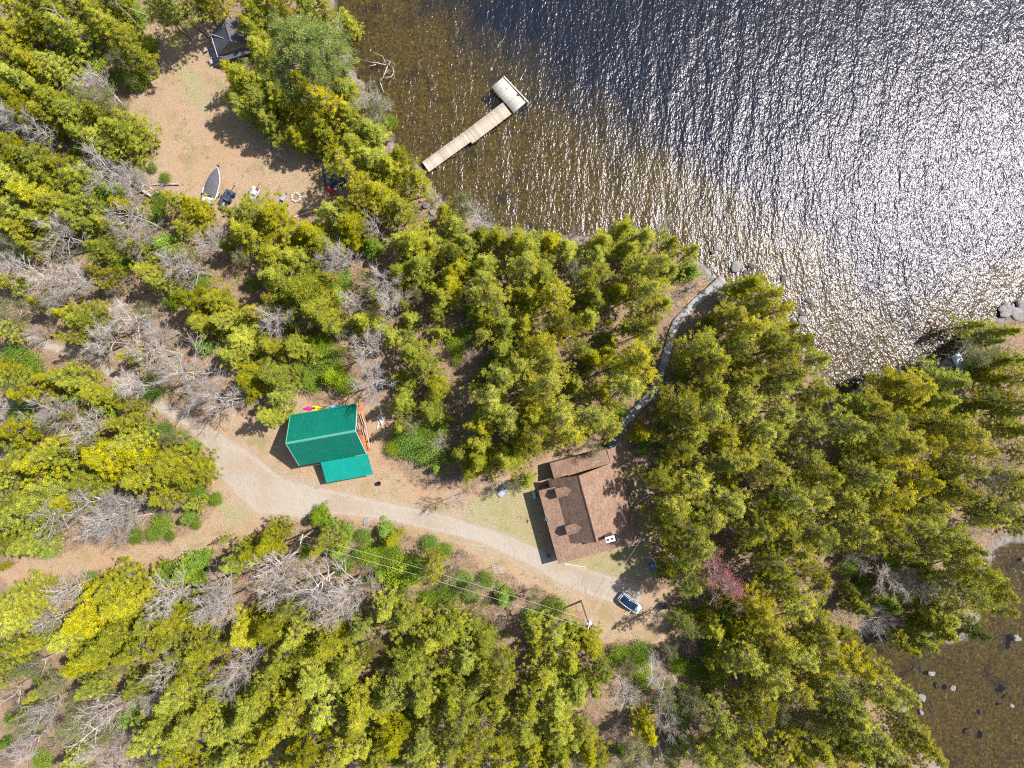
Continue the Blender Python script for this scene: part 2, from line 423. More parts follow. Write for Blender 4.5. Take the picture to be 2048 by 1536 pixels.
def build_ground():
    X = ax(-94, 94, 340, 2600); Y = ax(-74, 74, 270, 2600)
    gx, gy = np.meshgrid(X, Y); pts = np.stack([gx.ravel(), gy.ravel()], 1)
    Q = np.stack([pts[:, 0]*12.3 + 1024, 768 - pts[:, 1]*12.3], 1)
    z, d, cl = terrain_z(Q)
    gr = np.zeros(len(Q))
    for c in GREENZ: gr = np.maximum(gr, np.clip(-sdist(Q, c)/20 + 0.5, 0, 1))
    rd = road_w(Q)
    clr = np.zeros(len(Q))
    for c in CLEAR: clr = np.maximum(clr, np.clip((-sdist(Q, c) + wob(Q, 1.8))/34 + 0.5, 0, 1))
    sh = np.clip(1 - np.abs(d - 0.4)/1.3, 0, 1)
    v = np.column_stack([pts, z]); nx, ny = len(X), len(Y)
    i = np.arange(nx*ny).reshape(ny, nx)
    f = np.stack([i[:-1, :-1], i[:-1, 1:], i[1:, 1:], i[1:, :-1]], -1).reshape(-1, 4)
    wet = (d[f] < 0.0).all(1)
    for nm, sel, mat in (('ground', ~wet, m_ground()), ('lake_bed', wet, m_bed())):
        ff = f[sel]; u, inv = np.unique(ff, return_inverse=True)
        dep = np.clip(-d/17, 0, 1)
        # deep-water dimming painted as colour: brown by dock and cove, dark blue north-east
        q = Q; far = np.clip(((q[:, 0]-900)*0.42 - (q[:, 1]-240)*0.60)/310, 0, 1)
        dep = dep*far*1.25
        me = npmesh(nm, v[u], inv.reshape(-1, 4), mat, {'clear': clr[u], 'green': gr[u], 'road': rd[u], 'shore': sh[u], 'deep_tint': dep[u]})
        me.polygons.foreach_set('use_smooth', [True]*len(me.polygons))
        o = bpy.data.objects.new(nm, me); COL.objects.link(o); struct(o)
build_ground()
w = MB().poly([(-2600, -2600, WL), (2600, -2600, WL), (2600, 2600, WL), (-2600, 2600, WL)]).build('lake_water', m_water(), fixn=False)
struct(w)

def gz(x, y):
    return float(terrain_z(np.array([[x*12.3+1024, 768-y*12.3]]))[0][0])

# ------------------------------------------------------------------ vegetation prototypes
def unit(a): return a / (np.linalg.norm(a, axis=-1, keepdims=True) + 1e-9)

def leaf_quads(c, a, n, L, W):
    """rhombus leaves: centres c, long axis a, rough normal n"""
    a = unit(a); b = unit(np.cross(n, a))
    L = L[:, None]; W = W[:, None]
    v = np.stack([c - a*L, c + b*W - a*L*0.1, c + a*L, c - b*W - a*L*0.1], 1)
    f = np.arange(len(c)*4).reshape(-1, 4)
    return v.reshape(-1, 3), f

def prisms(segs, k=3):
    s = np.array(segs, float)     # p0(3) p1(3) r0 r1
    p0, p1, r0, r1 = s[:, 0:3], s[:, 3:6], s[:, 6], s[:, 7]
    t = unit(p1 - p0); ref = np.where(np.abs(t[:, 2:3]) > 0.9, [[1., 0, 0]], [[0, 0, 1.]])
    u = unit(np.cross(t, ref)); w = np.cross(t, u); vs = []
    for p, r in ((p0, r0), (p1, r1)):
        for j in range(k):
            an = 2*math.pi*j/k
            vs.append(p + r[:, None]*(math.cos(an)*u + math.sin(an)*w))
    v = np.stack(vs, 1); n = len(s); base = (np.arange(n)*2*k)[:, None]
    f = np.concatenate([base + np.array([[j, (j+1) % k, (j+1) % k + k, j + k]]) for j in range(k)], 0)
    return v.reshape(-1, 3), f

def crown_conifer(g, H, Rm, nb, clumps, per, leafL, leafW, z0=0.22, shape=0.8, droop=0.12, flat=0.35, lump=0.35, stretch=1.0, tight=1.0, smin=0.30):
    """boughs in a spiral, each with leafy sprays; returns leaf quads, tint, limb segments"""
    C, A, NN, T, segs = [], [], [], [], []
    lop = g.normal(0, 1, 5)
    for i in range(nb):
        t = (i + g.random()*0.8)/nb
        z = H*(z0 + (0.985 - z0)*t**0.92)
        az = i*2.39996 + g.normal(0, 0.25)
        prof = (1 - t)**shape * (0.55 + 0.45*min(1, t/0.12)) + 0.07
        side = 1 + lump*(0.5*math.sin(az*2 + lop[0] + t*3) + 0.5*math.sin(az*3 + lop[1]*2 - t*5))
        r = Rm*prof*side*g.choice([0.55, 0.85, 1.0, 1.2])*g.uniform(0.88, 1.12)
        d = np.array([math.cos(az), math.sin(az), 0.0]); sd = np.array([-d[1], d[0], 0])
        e = d*r + np.array([0, 0, -droop*r + 0.10*H*(0.12 if t > 0.8 else 0)])
        p0 = np.array([0, 0, z]); segs.append([*p0, *(p0 + e*0.92), 0.012*H*0.35*(1-t) + 0.018, 0.012])
        nc = max(2, int(clumps*(0.35 + r/Rm)))
        for j in range(nc):
            s = g.uniform(smin, 1.02)
            wd = r*0.30*(1.1 - s*0.75)*g.normal(0, 1)
            c = p0 + e*s + sd*wd + np.array([0, 0, g.normal(0, 0.10) - abs(wd)*0.15])
            dr = unit(d*(1.0) + sd*np.sign(wd)*0.55 + np.array([0, 0, g.normal(0.05, 0.25)]))
            m = per; sz = (0.11 + 0.03*Rm)*tight*g.uniform(0.7, 1.3)
            off = g.normal(0, 1, (m, 3))*np.array([sz, sz, sz*flat])
            off += dr*(g.random((m, 1))-0.4)*sz*1.2*stretch
            C.append(c + off)
            A.append(dr + g.normal(0, 0.55, (m, 3)))
            nn = np.array([0, 0, 1.0]) + g.normal(0, 0.50, (m, 3)) + d*0.35; NN.append(nn)
            base = 0.26 + 0.48*g.random() + 0.10*(s - 0.5)
            T.append(np.clip(base + g.normal(0, 0.12, m), 0, 1))
    C, A, NN, T = map(np.concatenate, (C, A, NN, T))
    n = len(C); v, f = leaf_quads(C, A, NN, leafL*g.uniform(0.6, 1.3, n), leafW*g.uniform(0.7, 1.3, n))
    return v, f, T, segs

def crown_blob(g, H, Rm, nclump, per, leaf, zc=0.45, tint=0.5):
    C, A, NN, T = [], [], [], []
    for i in range(nclump):
        d = unit(g.normal(0, 1, 3)); d[2] = abs(d[2])*0.9 + (-0.25 if g.random() < 0.3 else 0)
        rr = g.uniform(0.5, 1.0)**0.5
        c = np.array([d[0]*Rm*rr, d[1]*Rm*rr, H*zc + d[2]*H*(1-zc)*rr])
        sz = 0.16*Rm + 0.12
        C.append(c + g.normal(0, 1, (per, 3))*np.array([sz, sz, sz*0.6]))
        A.append(g.normal(0, 1, (per, 3)) + d*0.8); NN.append(d*0.8 + np.array([0, 0, 0.7]) + g.normal(0, 0.6, (per, 3)))
        T.append(np.clip(tint - 0.1 + 0.3*g.random() + g.normal(0, 0.1, per), 0, 1))
    C, A, NN, T = map(np.concatenate, (C, A, NN, T)); n = len(C)
    v, f = leaf_quads(C, A, NN, leaf*g.uniform(0.7, 1.3, n), leaf*0.55*g.uniform(0.7, 1.3, n))
    return v, f, T

def bare_tree(g, H, Rm, limbs=13, sub=7, tw=7, z0=0.32, thick=1.0, up=0.55, lean=(0, 0)):
    trunk, twigs, tips = [], [], []
    ln = np.array([lean[0], lean[1], 0.0])
    def pt(t): return np.array([0.25*math.sin(t*5+g0), 0.25*math.cos(t*4+g0*2)-0.25, 0])*t*H/14 + ln*t*t + np.array([0, 0, t*H*0.86])
    g0 = g.random()*6; r0 = (0.013*H + 0.02)*thick; ns = 9
    for i in range(ns):
        a, b = i/ns, (i+1)/ns
        trunk.append([*pt(a), *pt(b), r0*(1-a)**0.8 + 0.02, r0*(1-b)**0.8 + 0.02])
    for i in range(limbs):
        t = z0 + (0.97 - z0)*(i + g.random())/limbs
        az = i*2.4 + g.normal(0, 0.5); p = pt(t)
        L = Rm*g.uniform(0.75, 1.15)*(1.05 - 0.45*((t - z0)/(1-z0)))
        d = unit(np.array([math.cos(az), math.sin(az), up*g.uniform(0.5, 1.5)]))
        r = r0*0.55*(1.15-t); k = 4; P_ = [p]
        for j in range(k):
            d = unit(d + g.normal(0, 0.16, 3) + np.array([0, 0, 0.10])); q = P_[-1] + d*L/k*1.1
            trunk.append([*P_[-1], *q, r*(1 - j/k) + 0.018, r*(1 - (j+1)/k) + 0.016]); P_.append(q)
        for s in range(sub):
            u = g.uniform(0.2, 1.0); j = min(k-1, int(u*k)); b0 = P_[j] + (P_[j+1]-P_[j])*(u*k-j)
            d2 = unit(d*0.9 + g.normal(0, 0.62, 3) + np.array([0, 0, 0.25])); L2 = L*g.uniform(0.28, 0.5)
            b1 = b0 + d2*L2*0.5; b2 = b1 + unit(d2 + g.normal(0, 0.2, 3))*L2*0.5
            twigs.append([*b0, *b1, 0.026*thick, 0.020*thick]); twigs.append([*b1, *b2, 0.020*thick, 0.014])
            for q in range(tw):
                o = b0 + (b2-b0)*g.uniform(0.15, 1.0); d3 = unit(d2 + g.normal(0, 0.55, 3) + np.array([0, 0, 0.2]))
                L3 = L2*g.uniform(0.5, 1.05); e = o + d3*L3
                twigs.append([*o, *e, 0.0145*thick, 0.008]); tips.append(e)
    return trunk, twigs, np.array(tips)

MAT = {
 'bark': m_bark('conifer_bark', (0.10, 0.075, 0.055), (0.26, 0.22, 0.18)),
 'grey_bark': m_bark('grey_bark', (0.36, 0.30, 0.26), (0.70, 0.61, 0.54)),
 'brown_bark': m_bark('brown_bark', (0.22, 0.15, 0.115), (0.42, 0.31, 0.25)),
 'cedar': m_leaf('cedar_foliage', (0.088, 0.112, 0.004), (0.325, 0.335, 0.004), (0.66, 0.60, 0.010)),
 'olive': m_leaf('olive_foliage', (0.085, 0.100, 0.004), (0.335, 0.328, 0.006), (0.71, 0.62, 0.020)),
 'green': m_leaf('green_foliage', (0.055, 0.115, 0.006), (0.19, 0.305, 0.012), (0.42, 0.50, 0.028)),
 'pine': m_leaf('pine_needles', (0.06, 0.10, 0.02), (0.22, 0.27, 0.05), (0.50, 0.52, 0.13)),
 'hazy': m_leaf('budding_leaves', (0.12, 0.13, 0.03), (0.24, 0.25, 0.06), (0.40, 0.38, 0.13)),
 'red': m_leaf('red_buds', (0.36, 0.065, 0.05), (0.54, 0.16, 0.125), (0.66, 0.38, 0.31)),
}
PROTO = {}
def proto(key, leafm=None, leaf=None, barkm='bark', trunk=None, twigs=None, twigmat=None):
    """meshes of one tree: crown (foliage or twigs) and trunk (stem with limbs)"""
    tv, tf = prisms(trunk, 5 if len(trunk) < 40 else 4)
    tm = npmesh(key + '_trunk', tv, tf, MAT[barkm])
    tm.polygons.foreach_set('use_smooth', [True]*len(tm.polygons))
    parts = []
    if twigs is not None:
        wv, wf = prisms(twigs, 3); parts.append((wv, wf, np.full(len(wf), 0.5), 1))
    if leaf is not None: parts.insert(0, (leaf[0], leaf[1], leaf[2], 0))
    v = np.concatenate([p[0] for p in parts]); o = 0; fs = []; ti = []; mi = []
    for p in parts: fs.append(p[1] + o); o += len(p[0]); ti.append(p[2]); mi.append(np.full(len(p[1]), p[3]))
    mats = [MAT[leafm] if leafm else MAT[barkm], MAT[twigmat or barkm]]
    cm = npmesh(key + '_crown', v, np.concatenate(fs), mats[0], {'tint': np.concatenate(ti)})
    cm.materials.append(mats[1])
    mi = np.concatenate(mi); cm.polygons.foreach_set('material_index', mi.astype(np.int32))
    return cm, tm

def stem(H, r, n=7, g=None, wob_=0.12):
    q = [np.array([wob_*math.sin(i*1.3), wob_*math.cos(i*1.1)-wob_, H*i/n]) for i in range(n+1)]
    q[0][2] = -0.5
    return [[*q[i], *q[i+1], r*(1-i/n)+0.02, r*(1-(i+1)/n)+0.02] for i in range(n)]

def build_protos():
    g = np.random.default_rng(5)
    # unit sizes: H metres tall, R metres wide, scaled per tree
    for i in range(6):
        v, f, T, sg = crown_conifer(g, 14, 3.5, (96, 84, 110)[i % 3], (6, 5, 7)[i % 3], 46, 0.112, 0.044, tight=(0.74, 0.66, 0.8)[i % 3], z0=(0.2, 0.3, 0.12)[i % 3], shape=(0.8, 1.15, 0.9)[i % 3], lump=0.7, smin=0.42)
        tw = []
        for s in sg:
            p0, p1 = np.array(s[:3]), np.array(s[3:6])
            for q in range(2):
                a = p0 + (p1-p0)*g.uniform(0.4, 1.0); tw.append([*a, *(a + g.normal(0, 0.3, 3) + (p1-p0)*0.12 + np.array([0, 0, 0.10])), 0.018, 0.008])
        PROTO['c', i] = proto('cedar%d' % i, 'cedar', (v, f, T), trunk=stem(13.6, 0.19) + sg, twigs=tw, twigmat='grey_bark')
    for i in range(5):
        v, f, T, sg = crown_conifer(g, 16, 3.5, 82, 5, 44, 0.110, 0.044, tight=(0.76, 0.66)[i % 2], z0=(0.35, 0.45)[i % 2], shape=(0.62, 0.85)[i % 2], lump=0.7, flat=0.5, smin=0.45)
        tw = []
        for s in sg[::1]:
            p0, p1 = np.array(s[:3]), np.array(s[3:6])
            for q in range(3):
                a = p0 + (p1-p0)*g.uniform(0.3, 0.95); tw.append([*a, *(a + g.normal(0, 0.34, 3) + (p1-p0)*0.12 + np.array([0, 0, 0.12])), 0.020, 0.008])
        PROTO['d', i] = proto('olive%d' % i, 'olive', (v, f, T), trunk=stem(15.6, 0.21) + sg, twigs=tw, twigmat='grey_bark')
    for i in range(3):
        v, f, T, sg = crown_conifer(g, 5, 1.9, 62, 8, 16, 0.105, 0.050, z0=0.06, shape=0.85, lump=0.25)
        PROTO['g', i] = proto('young%d' % i, 'green', (v, f, T), trunk=stem(4.8, 0.07, wob_=0.03) + sg)
    for i in range(3):
        v, f, T = crown_blob(g, 3.2, 2.0, 130, 26, 0.10)
        tk = stem(1.8, 0.05, 4, wob_=0.05) + [[0, 0, 0.3, math.cos(a)*1.3, math.sin(a)*1.3, 2.0, 0.03, 0.012] for a in np.linspace(0, 5.6, 9)]
        PROTO['s', i] = proto('bush%d' % i, 'green', (v, f, T), 'brown_bark', tk)
    for i in range(6):
        H = 13; tk, tw, tips = bare_tree(g, H, 3.9, 13, 9, 8, thick=1.1, z0=(0.28, 0.4, 0.5)[i % 3])
        PROTO['b', i] = proto('bare%d' % i, None, None, 'grey_bark', tk, tw)
    for i in range(3):
        tk, tw, tips = bare_tree(g, 7, 3.0, 14, 7, 7, z0=0.12, thick=0.8, up=0.8)
        PROTO['r', i] = proto('thicket%d' % i, None, None, 'brown_bark', tk, tw)
    for i in range(3):
        tk, tw, tips = bare_tree(g, 11, 3.2, 12, 7, 6, z0=0.3, thick=0.8)
        n = 5200; C = tips[g.integers(0, len(tips), n)] + g.normal(0, 0.22, (n, 3))
        v, f = leaf_quads(C, g.normal(0, 1, (n, 3)), g.normal(0, 1, (n, 3)) + np.array([0, 0, 1.]), np.full(n, 0.085), np.full(n, 0.05))
        PROTO['h', i] = proto('budding%d' % i, 'hazy', (v, f, np.clip(g.normal(0.5, 0.2, n), 0, 1)), 'grey_bark', tk, tw)
    v, f, T, sg = crown_conifer(g, 17, 6.0, 62, 12, 46, 0.22, 0.034, z0=0.22, shape=0.6, droop=-0.05, lump=0.35, flat=0.3, stretch=2.6, tight=0.8, smin=0.35)
    PROTO['p', 0] = proto('white_pine', 'pine', (v, f, T), trunk=stem(16.5, 0.3) + sg)
    tk, tw, tips = bare_tree(g, 12, 3.9, 15, 8, 8, z0=0.3)
    n = 5500; C = tips[g.integers(0, len(tips), n)] + g.normal(0, 0.16, (n, 3))
    v, f = leaf_quads(C, g.normal(0, 1, (n, 3)), g.normal(0, 1, (n, 3)), np.full(n, 0.072), np.full(n, 0.05))
    PROTO['m', 0] = proto('red_maple', 'red', (v, f, np.clip(g.normal(0.5, 0.2, n), 0, 1)), 'grey_bark', tk, tw)
build_protos()
NV = {'c': 6, 'd': 5, 'g': 3, 's': 3, 'b': 6, 'r': 3, 'h': 3, 'p': 1, 'm': 1}
BASE = {'c': (14, 3.5), 'd': (16, 3.5), 'g': (5, 1.9), 's': (3.2, 2.0), 'b': (13, 3.6), 'r': (7, 3.0), 'h': (11, 3.2), 'p': (17, 6.0), 'm': (12, 3.9)}
